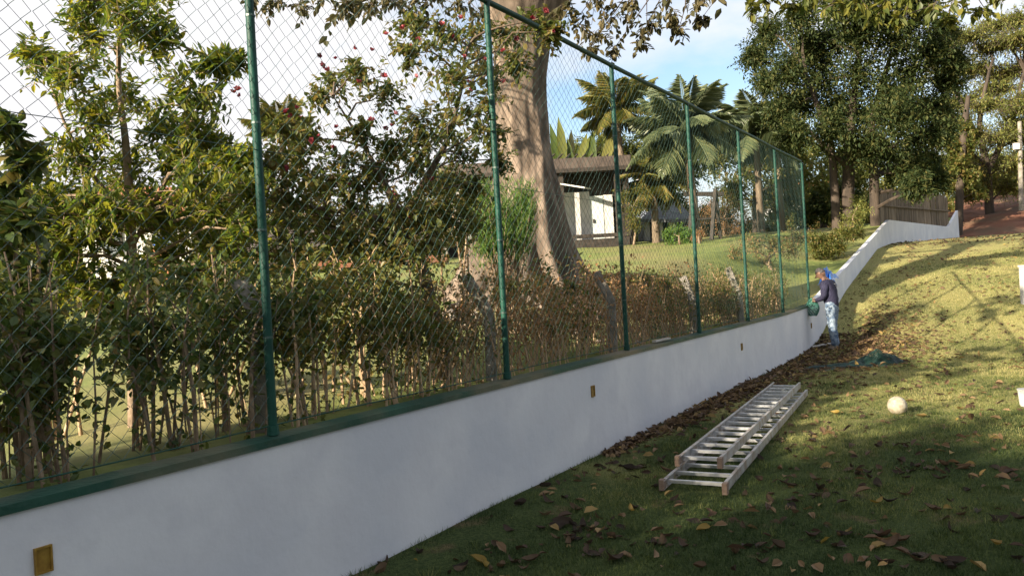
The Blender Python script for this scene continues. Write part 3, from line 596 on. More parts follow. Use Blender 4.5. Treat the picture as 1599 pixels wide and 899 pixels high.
tw, P, T, Nn, Ln, Wd = spray([c for c, r in cr], [r for c, r in cr], 14, 9, .26, .5, hang=.1)
c = MB(); c.leaves(P, T, Nn, Ln, Wd, RNG.uniform(0, 1, len(P))); c.build('crown', M['leafpale'], bt)['kind'] = 'stuff'
b.build('branch', M['darkbark'], bt)['kind'] = 'stuff'
# bright feathery bush before the trunk
b0 = px(800, 440, 10.6); z0 = gb(b0[0], b0[1])
root = thing('feathery_bush', 'bright green feathery bush growing against the big trunk', 'bush', (b0[0], b0[1], z0))
b = MB(); P = []; T = []
for q in range(110):
    e = px(RNG.uniform(728, 832), RNG.uniform(282, 362), 10.6+RNG.uniform(-.3, .3)); a0 = np.array((b0[0]+RNG.normal()*.06-.1, b0[1]+RNG.normal()*.1, z0)); m_ = (a0+e)/2+RNG.normal(size=3)*.05
    b.tube([a0, m_, e], [.006, .005, .003], 3, caps=False); u = RNG.uniform(.66, 1, 110)[:, None]; P.append(m_+(e-m_)*(u*2-1).clip(0, 1)+RNG.normal(size=(110, 3))*.05); T.append(rvec(110)*.7+np.array((0, 0, 1.)))
b.build('stem', M['twig'], root)['kind'] = 'stuff'
P = np.concatenate(P); T = np.concatenate(T); c = MB(); c.leaves(P, T, rvec(len(P)), RNG.uniform(.05, .11, len(P)), .011, RNG.uniform(0, 1, len(P)), hi=False); c.build('foliage', M['fern'], root)['kind'] = 'stuff'

# ------------------------------------------------------------------ rocks at the roots
def rock(c, r, label, group='pale rocks among the roots', mat='rock'):
    bm = bmesh.new(); bmesh.ops.create_icosphere(bm, subdivisions=3, radius=1)
    ph = RNG.uniform(0, 6, 6); sc = RNG.uniform(.7, 1.2, 3)
    for v in bm.verts:
        p = v.co; k = 1+.16*math.sin(p.x*3+ph[0])*math.cos(p.y*3.3+ph[1])+.12*math.sin(p.z*5+ph[2]+p.x*3)+.06*math.sin(p.y*9+ph[3])*math.sin(p.x*8+ph[4])
        v.co = Vector((p.x*sc[0]*k*r, p.y*sc[1]*k*r, max(p.z, -.4)*sc[2]*k*r*.75))
    me = bpy.data.meshes.new('rock'); bm.to_mesh(me); bm.free(); me.materials.append(M[mat]); o = bpy.data.objects.new('rock', me); COL.objects.link(o); o.location = c
    tag(o, label, 'rock', group); return o
rk = [(655,430,8,'low pale rock lying left of the roots, beside the leaning stem'),(700,425,13,'largest pale rock left of the buttress roots'),(735,418,12,'pale rock touching the left buttress root'),(680,445,9,'pinkish rock below the largest pale rock'),(725,450,10,'jagged rock just right of the slanted post head'),(600,440,8,'rounded rock left of the leaning dark stem'),(932,428,6,'small whitish rock right of the buttress roots'),(950,440,6,'small rock just left of the third green post'),(905,452,8,'rock below the right buttress root'),(990,425,5,'little rock at the lawn edge right of the third green post')]
for x, y, r, lab in rk:
    D = 10.8+RNG.uniform(-.6, .6); p = px(x, y, D); p[2] = max(gb(p[0], p[1])+.05, 0); rock(p, r/F*D*1.3, lab)

# ------------------------------------------------------------------ buildings beyond the lawn
def pbox(b, x0, x1, y0, y1, D, depth, tint=.5):
    """box whose front face spans the given places at distance D"""
    a = px(x0, y1, D); c = px(x1, y0, D); xm, ym = (x0+x1)/2, (y0+y1)/2; m_ = px(xm, ym, D)
    w = (x1-x0)/F*D; h = (y1-y0)/F*D
    b.box((m_[0], D+depth/2, m_[2]), (w, depth, h), tint=tint)
HD = 29.
hb = px(900, 385, HD); house = thing('garden_house', 'low garden house with dark posts and white walls right of the big trunk', 'house', (hb[0], hb[1]+2, gb(hb[0], hb[1])))
def hp(name, x0, x1, y0, y1, dd, depth, mat, parent=None):
    b = MB(); pbox(b, x0, x1, y0, y1, HD+dd, depth); return b.build(name, M[mat], house, parent)
hp('plinth', 690, 985, 378, 430, -.6, 4.5, 'black')
w = hp('wall', 700, 835, 272, 380, .5, 3.2, 'grey'); hp('timber_wall', 835, 982, 272, 380, .5, 3.2, 'black')
hp('roof', 684, 985, 250, 268, -.7, 5, 'brownroof'); hp('fascia', 684, 985, 266, 272, -.75, .12, 'black')
hp('white_wall', 882, 922, 300, 378, .3, .19, 'white'); hp('white_wall', 842, 872, 298, 378, .3, .19, 'white'); hp('white_wall', 944, 958, 304, 378, .3, .19, 'white')
d_ = hp('door', 922, 943, 306, 378, .28, .2, 'door'); hp('handle', 926, 928, 342, 348, .22, .06, 'black', d_)
for x in (873, 962, 845, 975, 760): hp('post', x, x+9, 268, 380, -.55, .2, 'black')
wn = hp('window', 720, 760, 282, 330, .35, .15, 'black'); hp('pane', 724, 756, 286, 326, .33, .02, 'glass', wn)
hp('railing', 842, 985, 366, 372, -.58, .1, 'black')
# sloping white awning board and rafter tails
b = MB(); b.beam(px(880, 288, HD-.4), px(918, 294, HD-.9), .5, .05); b.build('awning', M['white'], house)
for i in range(9):
    b = MB(); b.beam(px(858+i*12, 249, HD+.2), px(866+i*12, 241, HD+1.4), .035, .05); b.build('rafter', M['brownroof'], house)
# hut with white pillars and grey roof
D = 31.; hb = px(1030, 372, D); hut = thing('garden_hut', 'small hut with grey sloping roof and white pillars beside the swing frame', 'hut', (hb[0], D, gb(hb[0], D)))
b = MB(); pbox(b, 1005, 1075, 338, 372, D+.8, 1.5); b.build('wall', M['black'], hut)
p1, p2, p3, p4 = px(1000, 342, D-.4), px(1084, 342, D-.4), px(1058, 313, D+1.4), px(1018, 325, D+1.4)
b = MB(); V = np.array([p1, p2, p3, p4]); V = np.vstack([V, V-np.array((0, 0, .12))]); b.add(V, [(0, 1, 2, 3), (7, 6, 5, 4), (0, 4, 5, 1), (1, 5, 6, 2), (2, 6, 7, 3), (3, 7, 4, 0)]); b.build('roof', M['slate'], hut)
for x in (1006, 1026, 1046): b = MB(); pbox(b, x, x+9, 343, 376, D, .25); b.build('pillar', M['white'], hut)
b = MB(); pbox(b, 996, 1005, 268, 312, D+3, .4); cr_ = b.build('white_column', M['white']); tag(cr_, 'bare white column between palms above the hut', 'column')
# swing frame
D = 27.; root = thing('swing_frame', 'dark wooden A-frame garden swing in front of the dry bush', 'swing', (*px(1100, 352, D)[:2], gb(*px(1100, 352, D)[:2])))
for x in (1082, 1117):
    for y, dx in ((-.55, -7), (.55, 7)):
        b = MB(); e = px(x+dx, 354, D+y); e[2] = gb(e[0], e[1]); b.beam(px(x, 296, D), e, .11, .11); b.build('leg', M['black'], root)
    b = MB(); b.beam(px(x-4, 330, D-.25), px(x+4, 330, D+.25), .08, .08); b.build('brace', M['black'], root)
b = MB(); b.beam(px(1068, 303, D), px(1130, 303, D), .12, .14); b.build('crossbar', M['black'], root)
b = MB(); pbox(b, 1088, 1112, 340, 343, D-.2, .5); s_ = b.build('seat', M['black'], root)
for x in (1089, 1111): b = MB(); b.tube([px(x, 304, D), px(x, 341, D)], .015, 5); b.build('chain', M['black'], root, s_)
# left white house, its tiled roof and lean-to
D = 30.; hb = px(250, 430, D); lh = thing('white_house', 'white walled house with a terracotta roof seen through the young tree', 'house', (hb[0], D+2, gb(hb[0], D)))
b = MB(); pbox(b, 130, 300, 330, 470, D+.5, 4); b.build('wall', M['white'], lh)
b = MB(); V = np.array([px(115, 335, D-.3), px(312, 335, D-.3), px(290, 296, D+3), px(140, 296, D+3)]); V = np.vstack([V, V-np.array((0, 0, .15))]); b.add(V, [(0, 1, 2, 3), (7, 6, 5, 4), (0, 4, 5, 1), (1, 5, 6, 2), (2, 6, 7, 3), (3, 7, 4, 0)]); rf = b.build('roof', M['terracotta'], lh)
for i in range(24):
    b = MB(); x = 117+i*8.2; b.tube([px(x, 333, D-.32), px(140+(x-115)*150/197, 295, D+3)], .1, 6); b.build('tile_row', M['terracotta'], lh, rf)
for x0 in (160, 240):
    b = MB(); pbox(b, x0, x0+30, 360, 400, D+.42, .12); wn = b.build('window', M['black'], lh); b = MB(); pbox(b, x0+3, x0+27, 363, 397, D+.4, .03); b.build('pane', M['glass'], lh, wn)
b = MB(); b.tube([px(251, 385, 26), px(251, 384, 26), px(251, 372, 26), px(251, 371, 26)], [.2, .24, .24, .18], 16); dr = b.build('drum', M['blue_drum']); tag(dr, 'small blue plastic drum in front of the white house', 'drum')
b = MB(); pbox(b, 232, 262, 385, 440, 26.1, .5); tb = b.build('brick_pier', M['terracotta']); tag(tb, 'low brick pier carrying the blue drum', 'pier')
D = 26.; hb = px(430, 420, D); ln = thing('lean_to', 'dark lean-to shed with tiled roof between young tree and flowering shrub', 'shed', (hb[0], D, gb(hb[0], D)))
b = MB(); pbox(b, 380, 700, 392, 408, D+1.6, .2); b.build('back_wall', M['black'], ln)
V = np.array([px(365, 392, D-.3), px(705, 372, D-.3), px(705, 350, D+2.4), px(380, 362, D+2.4)]); V = np.vstack([V, V-np.array((0, 0, .12))]); b = MB(); b.add(V, [(0, 1, 2, 3), (7, 6, 5, 4), (0, 4, 5, 1), (1, 5, 6, 2), (2, 6, 7, 3), (3, 7, 4, 0)]); b.build('roof', M['brownroof'], ln)
for x in (392, 470, 545, 615, 690): b = MB(); pbox(b, x, x+9, 385-(x-392)*.05, 424, D, .2); b.build('post', M['concrete'], ln)
b = MB(); pbox(b, 440, 700, 404, 416, D-1.5, .3); t_ = b.build('terrace_edge', M['dirt']); tag(t_, 'low orange terrace edging along the lawn left of the big trunk', 'edging')
b = MB(); pbox(b, 1225, 1275, 296, 330, 46, 4); far = thing('far_house', 'pale distant house glimpsed past the last green post', 'house', (*px(1250, 330, 48)[:2], 3.6)); b.build('wall', M['white'], far)
b = MB(); b.beam(px(1218, 297, 46), px(1282, 294, 46), 5, .25); b.build('roof', M['terracotta'], far)

# ------------------------------------------------------------------ palms and other planting
def frond_mesh(name, n=48, droop=.55, lw=.016, ll=.34, mat=None, stiff=.3):
    b = MB(); sp = [];
    for i in range(13):
        u = i/12; sp.append((0, u*(1-.18*u*droop), stiff*u*.6-droop*u*u*.75))
    sp = np.array(sp); b.tube(sp, np.linspace(.014, .003, 13), 4, caps=False, tint=.6)
    u = np.linspace(.14, 1, n); P = np.stack([np.interp(u, np.linspace(0, 1, 13), sp[:, k]) for k in range(3)], -1)
    L_ = ll*np.sin(np.clip(u*1.05, 0, 1)*math.pi*.86+.25)
    for sgn in (-1, 1):
        T = np.stack([sgn*np.ones(n)*.85, np.full(n, .55), -.25-.35*RNG.uniform(0, 1, n)], -1); Nn = np.tile((0, .2, 1.), (n, 1))+RNG.normal(size=(n, 3))*.1
        b.leaves(P, T, Nn, L_*RNG.uniform(.85, 1.1, n), lw*2, RNG.uniform(0, 1, n), fold=.3, droop=.35)
    me = b.mesh(name); me.materials.append(mat); return me
def palm(name, label, cpx, D, flen, nf, mat, trunk_r, base_px=None, tilt=(-.5, 1.2), droop=.6, group=None, lw=.012, lean=0, upright=0):
    c = px(*cpx, D); bx = c[0]+lean; z0 = gb(bx, D); root = thing(name, label, 'palm', (bx, D, z0), group)
    P, R = smoothpath([(bx, D, z0-.1), (bx+(c[0]-bx)*.3, D, z0+(c[2]-z0)*.35), (bx+(c[0]-bx)*.8, D, z0+(c[2]-z0)*.8), c], [trunk_r*1.25, trunk_r, trunk_r*.9, trunk_r*.8], 8)
    R = R*(1+.06*np.sin(np.arange(len(R))*2.6)); b = MB(); b.tube(P, R, 10); b.build('trunk', M['plank'], root, smooth=True)
    ms = [frond_mesh(name+'_frond', droop=dr, mat=mat, lw=lw) for dr in (droop*.6, droop, droop*1.4)]
    for i in range(nf):
        a = i*2.39996; e = tilt[0]+(tilt[1]-tilt[0])*((i+.5)/nf)**1.0
        m_ = Matrix.Translation(Vector(c))@Matrix.Rotation(a, 4, 'Z')@Matrix.Rotation(e, 4, 'X')@Matrix.Rotation(RNG.normal()*.25, 4, 'Y')@Matrix.Scale(flen*RNG.uniform(.85, 1.1), 4)
        piece('frond', ms[i % 3], None, root, m_, root)
palm('coconut_palm', 'yellowing palm with slim trunk right behind the third green post', (960, 168), 30, 1.85, 24, M['palmA'], .13, tilt=(-.6, 1.3), droop=.55, lean=.35)
palm('blue_green_palm', 'blue green palm with long drooping fronds behind the fourth green post', (1070, 205), 27, 2.2, 34, M['palmB'], .14, tilt=(-.7, 1.4), droop=.6, lean=.2, lw=.014)
palm('feather_palm', 'dark feather palm rising between the fifth and sixth green posts', (1180, 205), 33, 2.3, 24, M['palmB'], .14, tilt=(-.4, 1.3), droop=.7)
palm('short_palm', 'short yellow green palm below the dark tree beyond the fence end', (1214, 226), 37, 1.9, 20, M['palmA'], .14, tilt=(-.3, 1.3), droop=.6)
palm('distant_palm', 'palm tip peeping behind the shrub right of the first green post', (440, 205), 30, 1.6, 20, M['palmA'], .13, tilt=(-.1, 1.3), droop=.5)
palm('low_palm', 'low broad palm with hanging fronds left of the swing frame', (1020, 285), 29, 1.6, 22, M['palmA'], .13, tilt=(-.5, 1.2), droop=.7)
# banana-like paddle plant
D = 27.; b0 = px(905, 330, D); z0 = gb(b0[0], D)
root = thing('paddle_plant', 'paddle leaved plant with upright torn leaves above the house roof', 'plant', (b0[0], D+5, z0))
M['paddle'] = leafmat('paddle_leaf', [(.07, .10, .03), (.10, .14, .035), (.17, .18, .05), (.22, .19, .07)], .3, .35, obj=True)
pm = unit_leaf('paddle_blade', .2, M['paddle'])
for (x, y, x2, y2) in ((930,262,975,215),(940,264,965,185),(925,268,925,200),(890,270,880,225),(875,272,840,240),(910,270,925,235),(872,262,862,190),(880,262,875,180),(890,262,893,200),(900,265,918,205),(905,268,940,220),(868,262,850,205),(884,262,905,235),(915,268,955,245),(895,262,885,215),(862,265,846,225),(905,262,930,195)):
    a = px(x, y, D+4+RNG.uniform(-.3, .3)); e = px(x2, y2, D+4+RNG.uniform(-.4, .4)); piece('paddle_leaf', pm, None, root, frame(a, e-a, np.array((RNG.normal()*.3, -1, .4)), float(np.linalg.norm(e-a))), root)
b = MB()
for dx in (-.4, -.1, .2, .5): b.tube([(b0[0]+dx*.5, D+4.6, z0-.1), (b0[0]-.4+dx, D+4.3, z0+2.), tuple(px(885+dx*30, 264, D+4.1))], [.09, .08, .05], 8)
b.build('stalk', M['leafyel'], root)
def gbase(x, D): p = px(x, 350, D); return np.array((p[0], D, gb(p[0], D)-.05))
def bush(name, label, cl, D, jd, leaf, mat, cat='bush', group=None, stemx=None, bark='twig', hi=False, br=.03):
    xs = stemx or [float(np.mean([c[0] for c in cl]))]
    tr = []
    top = min(c[1] for c in cl)
    for x in xs: b0 = gbase(x, D); e = px(x, (max(c[1] for c in cl)+top)/2, D); tr.append(([b0, b0+(e-b0)*.5+RNG.normal(size=3)*.08, e], [br*1.6, br*1.2, br*.6]))
    return make_tree(name, label, cat, tr, pc(cl, D, jd), leaf, mat, M[bark], group=group, hi=hi, branch_r=br, twigs=False)
bush('clipped_bush', 'bright clipped bush on the lawn below the swing frame', [(1045,365,16),(1060,362,18),(1075,366,16),(1052,375,16),(1070,377,16)], 25.5, .4, dict(ntw=60, nlf=8, ll=.085, lw=.5), M['fern'])
bush('dry_bush', 'tangled grey brown dry bush behind the swing frame', [(1110,330,28),(1135,325,30),(1160,335,26),(1090,345,22),(1130,355,26),(1150,360,22)], 29, .8, dict(ntw=70, nlf=7, ll=.09, lw=.3), M['leafdry'])
bush('orange_croton', 'small orange leaved plant right of the clipped bush', [(1088,372,10),(1094,365,9)], 24.5, .2, dict(ntw=40, nlf=6, ll=.1, lw=.3, upb=.5), M['leafdry'])
bush('round_bush', 'green bush on the wall top just beyond the last green post', [(1275,390,20),(1285,378,20),(1305,372,20),(1325,366,16),(1295,395,20),(1270,410,14),(1310,388,16),(1265,375,18),(1340,362,14)], 23.6, .3, dict(ntw=90, nlf=7, ll=.09, lw=.5), M['leafB'])
bush('pale_bush', 'yellow green bush left of the wooden palisade', [(1325,345,22),(1345,335,22),(1340,318,18),(1315,360,16)], 27, .6, dict(ntw=50, nlf=7, ll=.11, lw=.4), M['leaflight'])
bush('border_shrub', 'green shrub border beyond the lawn near the fourth green post', [(1180,380,26),(1150,395,22),(1210,385,24),(1235,390,22),(1195,410,22),(1245,370,22)], 21, .6, dict(ntw=50, nlf=7, ll=.09, lw=.5), M['leafmix'])
bush('verandah_shrub', 'dark shrub at the right end of the garden house', [(985,330,22),(990,350,20),(1000,300,18),(975,310,14)], 27.5, .5, dict(ntw=46, nlf=7, ll=.12, lw=.4), M['leafB'])

def bigtree(name, label, trunks, cl, D, jd, leaf, mat, bark='darkbark', group=None, br=.12, tint=(0, 1), tw=False):
    tr = []
    for pts in trunks:
        P = [px(x, y, D) for x, y, r in pts]; R = [r/F*D for x, y, r in pts]
        P[0] = np.array((P[0][0], D, gb(P[0][0], D)-.2)) if len(tr) == 0 or pts[0][1] > 290 else P[0]; tr.append((P, R))
    return make_tree(name, label, 'tree', tr, pc(cl, D, jd), leaf, mat, M[bark], group=group, hi=False, branch_r=br, tint=tint, twigs=tw, rtip=.015, k=8)
# the dark tree at right
cd_ = [(1180,90,34),(1200,50,34),(1250,30,44),(1300,60,52),(1230,110,44),(1280,130,52),(1340,110,54),(1400,60,54),(1420,120,54),(1460,80,38),(1350,180,52),(1300,200,44),(1220,170,40),(1240,210,32),(1400,180,54),(1460,170,44),(1480,130,34),(1430,215,46),(1380,235,36),(1330,240,34),(1450,250,28),(1195,130,26),(1370,30,54),(1320,10,44),(1440,20,46),(1420,262,34),(1490,95,22),(1470,205,26),(1260,70,40),(1340,50,40),(1280,-20,50),(1380,-20,50),(1440,-10,40),(1475,45,26),(1190,175,20),(1250,160,40),(1430,290,24),(1465,280,20)]
bigtree('dark_tree', 'tall dense dark green tree with several trunks beyond the fence end', [[(1322,345,10),(1325,270,9),(1328,200,7),(1340,100,4),(1350,20,2)], [(1366,330,8),(1364,260,7),(1362,190,5),(1390,90,3)], [(1306,335,8),(1302,280,6),(1295,220,5),(1260,120,3)], [(1325,262,5),(1290,230,4),(1240,180,2)]],
        [(x, y, r*1.02) for x, y, r in cd_+[(1390,150,50),(1310,170,50),(1420,170,46),(1270,90,46),(1350,230,40),(1400,265,34)]], 30, 2.4, dict(ntw=230, nlf=10, ll=.18, lw=.45, upb=.05, hang=.05), M['leafdark'])
# airy flat-layered trees behind it
ca = [(1470,75,26),(1510,60,30),(1550,75,32),(1590,60,30),(1480,110,26),(1530,110,30),(1575,115,32),(1620,100,34),(1500,160,28),(1545,165,30),(1590,170,32),(1520,215,26),(1570,215,30),(1610,215,30),(1500,250,26),(1545,260,28),(1590,255,28),(1475,220,22),(1620,150,34),(1560,40,26),(1600,30,24)]
bigtree('airy_tree', 'airy spreading tree with pale feathery layers at the right edge', [[(1545,318,7),(1540,260,6),(1530,190,4),(1545,110,2)], [(1540,270,5),(1575,200,4),(1600,110,2)], [(1535,230,4),(1500,160,3),(1480,100,2)]], [(x, y, r*1.45) for x, y, r in ca+[(1490,190,26),(1465,170,20),(1580,290,24),(1530,285,22),(1610,60,26),(1590,195,26),(1555,140,26)]], 47, 3, dict(ntw=200, nlf=9, ll=.26, lw=.30, flat=.35, upb=.1), M['leaflight'], tw=True)
cv = [(1505,200,16),(1512,230,16),(1500,255,18),(1515,275,18),(1525,300,16),(1500,290,16),(1490,230,12)]
bigtree('vine_trunk_tree', 'trunk wrapped in green creeper above the top end of the white wall', [[(1494,330,6),(1500,270,6),(1506,200,5),(1512,150,3)]], cv, 43, .5, dict(ntw=60, nlf=7, ll=.24, lw=.6), M['leafB'])
bg_l = [('leaflight', 'yellow green tree behind the dark trunks', [(1270,240,34),(1300,265,34),(1255,275,30),(1330,290,30),(1285,300,30),(1350,270,28),(1240,245,26)], 40, [1285]),
        ('leafB', 'mid green tree mass behind the fifth green post', [(1150,215,30),(1200,250,34),(1230,280,30),(1170,270,34),(1120,250,28),(1205,300,30),(1140,300,28),(1240,310,24)], 38, [1180]),
        ('leaflight', 'pale tree behind the palisade fence', [(1400,280,28),(1440,295,26),(1380,300,24),(1470,290,22),(1420,255,24),(1460,260,20)], 44, [1425]),
        ('leafdark', 'dark tree behind the creeper covered trunk', [(1530,280,24),(1560,290,24),(1590,285,24),(1620,290,26),(1500,310,20),(1545,305,20),(1600,305,20)], 60, [1560]),
        ('leafyel', 'yellowish tree behind the garden house roof', [(900,245,26),(930,250,26),(960,255,26),(985,240,24),(870,250,20),(950,225,22)], 36, [935]),
        ('leafdark', 'dark tree behind the hut and white column', [(1010,270,26),(1040,280,26),(1075,275,26),(990,250,20),(1050,310,22),(1020,310,22)], 40, [1035]),
        ('leafdark', 'dark garden tree behind the left white house', [(180,300,30),(300,320,32),(340,300,26),(230,310,26),(60,330,30),(110,330,30),(20,350,30)], 37, [220]),
        ('leafdark', 'dark hedge tree behind the lean-to shed', [(400,340,28),(450,335,28),(500,340,28),(560,345,28),(620,345,28),(670,340,28),(360,345,26)], 33, [520]),
        ('leafmix', 'small conifer like tree between young tree and first post', [(300,190,12),(302,220,16),(298,255,20),(300,290,22)], 34, [300])]
for lab, cl, D, mt in (('leafy thicket at the top end of the wall below the creeper trunk', [(1490,285,26),(1510,265,24),(1475,265,24),(1500,240,22),(1525,290,24),(1515,300,20)], 46, 'leafB'), ('light green thicket at the right edge below the airy tree', [(1550,280,28),(1580,270,28),(1600,290,28),(1560,250,26),(1595,245,26),(1535,255,24),(1620,270,28),(1575,295,24)], 56, 'leaflight'), ('dark low thicket left of the palisade under the dark tree', [(1275,320,22),(1300,330,20),(1330,315,22),(1350,330,20),(1260,335,18),(1310,305,22)], 36, 'leafdark')):
    bush('thicket', lab, cl, D, 1.0, dict(ntw=130, nlf=9, ll=.24, lw=.45), M[mt], 'thicket', bark='darkbark', br=.06)
RNG2 = np.random.default_rng(5)
und = [(900, 'shrubbery behind the right end of the garden house', 44), (985, 'shrubbery behind the hut and palms', 44), (1060, 'shrubbery between hut and swing frame', 44), (1130, 'shrubbery behind the swing frame', 46), (1195, 'shrubbery behind the fifth green post', 46), (1255, 'shrubbery past the last green post', 47), (1315, 'shrubbery between the dark tree trunks', 46), (1375, 'shrubbery behind the left end of the palisade', 48), (1440, 'shrubbery behind the right end of the palisade', 50), (1510, 'shrubbery on top of the red earth bank', 62), (1585, 'shrubbery on the bank at the right picture edge', 62),
       (30, 'shrubbery at the left picture edge beyond the garden', 40), (110, 'shrubbery left of the white house', 42), (330, 'shrubbery right of the white house', 41), (420, 'shrubbery behind the left end of the lean-to', 41), (520, 'shrubbery behind the middle of the lean-to', 41), (620, 'shrubbery behind the right end of the lean-to', 41), (700, 'shrubbery behind the left end of the garden house', 41)]
for k, (x, lab, D) in enumerate(und):
    yb = 449.5-.055*(x-799.5)-1.9/D*F; cl = [(x+RNG2.uniform(-42, 42), yb-RNG2.uniform(-8, 66), RNG2.uniform(18, 27)) for q in range(18)]
    bush('background_shrub', 'dark '+lab if k % 2 else 'green '+lab, cl, D, 1.0, dict(ntw=80, nlf=8, ll=.24, lw=.45), M[('leafB', 'leafdark', 'leafmix', 'leafdark')[k % 4]], 'shrub', 'shrubbery closing the garden', bark='darkbark', br=.06)
for mt, lab, cl, D, sx in bg_l:
    bush('background_tree', lab, [(x, y, r*1.15) for x, y, r in cl], D, 1.2, dict(ntw=120, nlf=9, ll=.26, lw=.42), M[mt], 'tree', 'trees closing the view behind the garden', stemx=sx, bark='darkbark', br=.12)

# palisade of planks behind the wall bend
pal = thing('palisade_fence', 'weathered wooden palisade behind the bend of the white wall', 'fence', (*px(1420, 350, 36)[:2], 3.3))
me = None
for i in range(30):
    x = 1368+i*3.9; D = 34+i*.22; top = 290+10*abs(math.sin(i*1.9))*.6+max(0, i-20)*1.2; a = px(x, 372, D); a[2] = gb(a[0], a[1])-.2; e = px(x, top, D); h = e[2]-a[2]
    if me is None:
        b = MB(); b.add([(-.5, -.1, 0), (.5, -.1, 0), (.5, .1, 0), (-.5, .1, 0), (-.5, -.1, .95), (.5, -.1, .95), (.5, .1, .95), (-.5, .1, .95), (0, -.1, 1), (0, .1, 1)], [(0, 1, 5, 4), (1, 2, 6, 5), (2, 3, 7, 6), (3, 0, 4, 7)]); b.add([(-.5, -.1, .95), (.5, -.1, .95), (.5, .1, .95), (-.5, .1, .95), (0, -.1, 1), (0, .1, 1)], [(0, 1, 4), (2, 3, 5)]); b.add([(-.5, -.1, .95), (.5, -.1, .95), (.5, .1, .95), (-.5, .1, .95), (0, -.1, 1), (0, .1, 1)], [(1, 2, 5, 4), (3, 0, 4, 5)])
        me = b.mesh('plank'); me.materials.append(M['plank'])
    w = .285 if i % 5 else .24
    nx_ = px(x+3.9, 372, D+.22); piece('plank', me, None, pal, Matrix.Translation(Vector(a))@Matrix.Rotation(math.atan2(nx_[1]-a[1], nx_[0]-a[0])+RNG.normal()*.03, 4, 'Z')@Matrix.Rotation(RNG.normal()*.02, 4, 'Y')@Matrix.Diagonal((w, .15, float(h), 1)), pal)
b = MB(); b.tube([px(1366, 320, 34.1), px(1483, 330, 40.6)], .04, 6); b.build('rail', M['plank'], pal)
D = 44.; a = px(1594, 312, D); b = MB(); b.tube([a-np.array((0, 0, .6)), px(1592, 190, D)], [.13, .10], 10); ps = thing('utility_pole', 'pale utility pole at the right edge before the airy tree', 'pole', a); b.build('shaft', M['concrete'], ps)
b = MB(); pbox(b, 1585, 1593, 223, 233, D-.2, .2); b.build('meter_box', M['white'], ps)
# white pillar cut by the right picture edge
p0 = px(1606, 487, 17.6); zz = gf(p0[0], p0[1]); b = MB(); b.box((p0[0]+.02, p0[1], zz+.33), (.22, .22, 1.0)); pl = thing('white_pillar', 'low white pillar cut off by the right picture edge', 'pillar', (p0[0]+.02, p0[1], zz)); b.build('pillar_shaft', M['white'], pl)
b = MB(); b.box((p0[0]+.02, p0[1], zz+.85), (.25, .25, .04)); b.build('pillar_cap', M['white'], pl)

p0 = px(1607, 658, 9.3); zz = gf(p0[0], p0[1]); bk = thing('bucket', 'white plastic bucket cut off by the right picture edge below the pillar', 'bucket', (p0[0], p0[1], zz))
b = MB(); b.tube([(p0[0], p0[1], zz), (p0[0], p0[1], zz+.02), (p0[0], p0[1], zz+.19), (p0[0], p0[1], zz+.20)], [.075, .085, .10, .10], 20); b.build('pail', M['white'], bk, smooth=False)
b = MB(); b.tube([(p0[0], p0[1], zz+.186), (p0[0], p0[1], zz+.202)], .105, 20); b.build('rim', M['white'], bk)
# ------------------------------------------------------------------ trees out of view: nearer row shades the foreground, the rest are added to block sky light
pv = np.array((SUN_DIR.x, SUN_DIR.y)); qv = np.array((SUN_DIR.y, -SUN_DIR.x))
shade = [(-4.7, 'slim shade tree standing left of the viewer, nearest the fence', 7.6, 1.35, 34), (-2.2, 'broad shade tree standing left of the viewer', 8.9, 2.3, 62), (2.0, 'broad shade tree standing behind the viewer', 9.2, 2.7, 62), (6.6, 'broad shade tree farther right behind the viewer', 9.2, 2.7, 50), (11.5, 'unseen tree added well to the right behind the viewer to block sky light', 9.2, 2.7, 44), (16.5, 'unseen tree added farthest right behind the viewer to block sky light', 9.5, 2.7, 44), ((9.5, -1.5), 'unseen tree added right of the viewer to darken the wall', 8.5, 2.6, 50), ((13.0, 4.0), 'unseen tree added farther along the right side of the lawn to darken the wall', 8.5, 2.6, 44), ((7.0, -6.5), 'unseen tree added right behind the viewer to darken the wall', 8.5, 2.6, 44)]
for qq, lab, top, wid_, ncl in shade:
    c = pv*-15+qv*(0 if isinstance(qq, tuple) else qq); z0 = gb(c[0], c[1]) if SDc(c[0], c[1])[1] < 0 else gf(c[0], c[1])
    if isinstance(qq, tuple): c = np.array(qq); z0 = gf(*qq)
    cl = []
    for i in range(ncl):
        a = RNG.uniform(0, 2*math.pi); r = math.sqrt(RNG.uniform(0, 1)); z = RNG.uniform(1.6, top-.6)
        w = wid_*(1-.25*(z/top)**3); cl.append((np.array((c[0]+r*w*math.cos(a), c[1]+r*w*math.sin(a), z)), RNG.uniform(.75, 1.1)))
    make_tree('shade_tree', lab, 'tree', [([(c[0], c[1], z0-.1), (c[0]+.1, c[1], z0+2), (c[0], c[1]+.1, z0+4.5), (c[0]+.1, c[1], top-1)], [.25, .2, .15, .05])], cl, dict(ntw=34, nlf=9, ll=.28, lw=.5), M['leafdark'], M['darkbark'], group='shade trees behind the viewer', hi=False, twigs=False, rtip=.01)

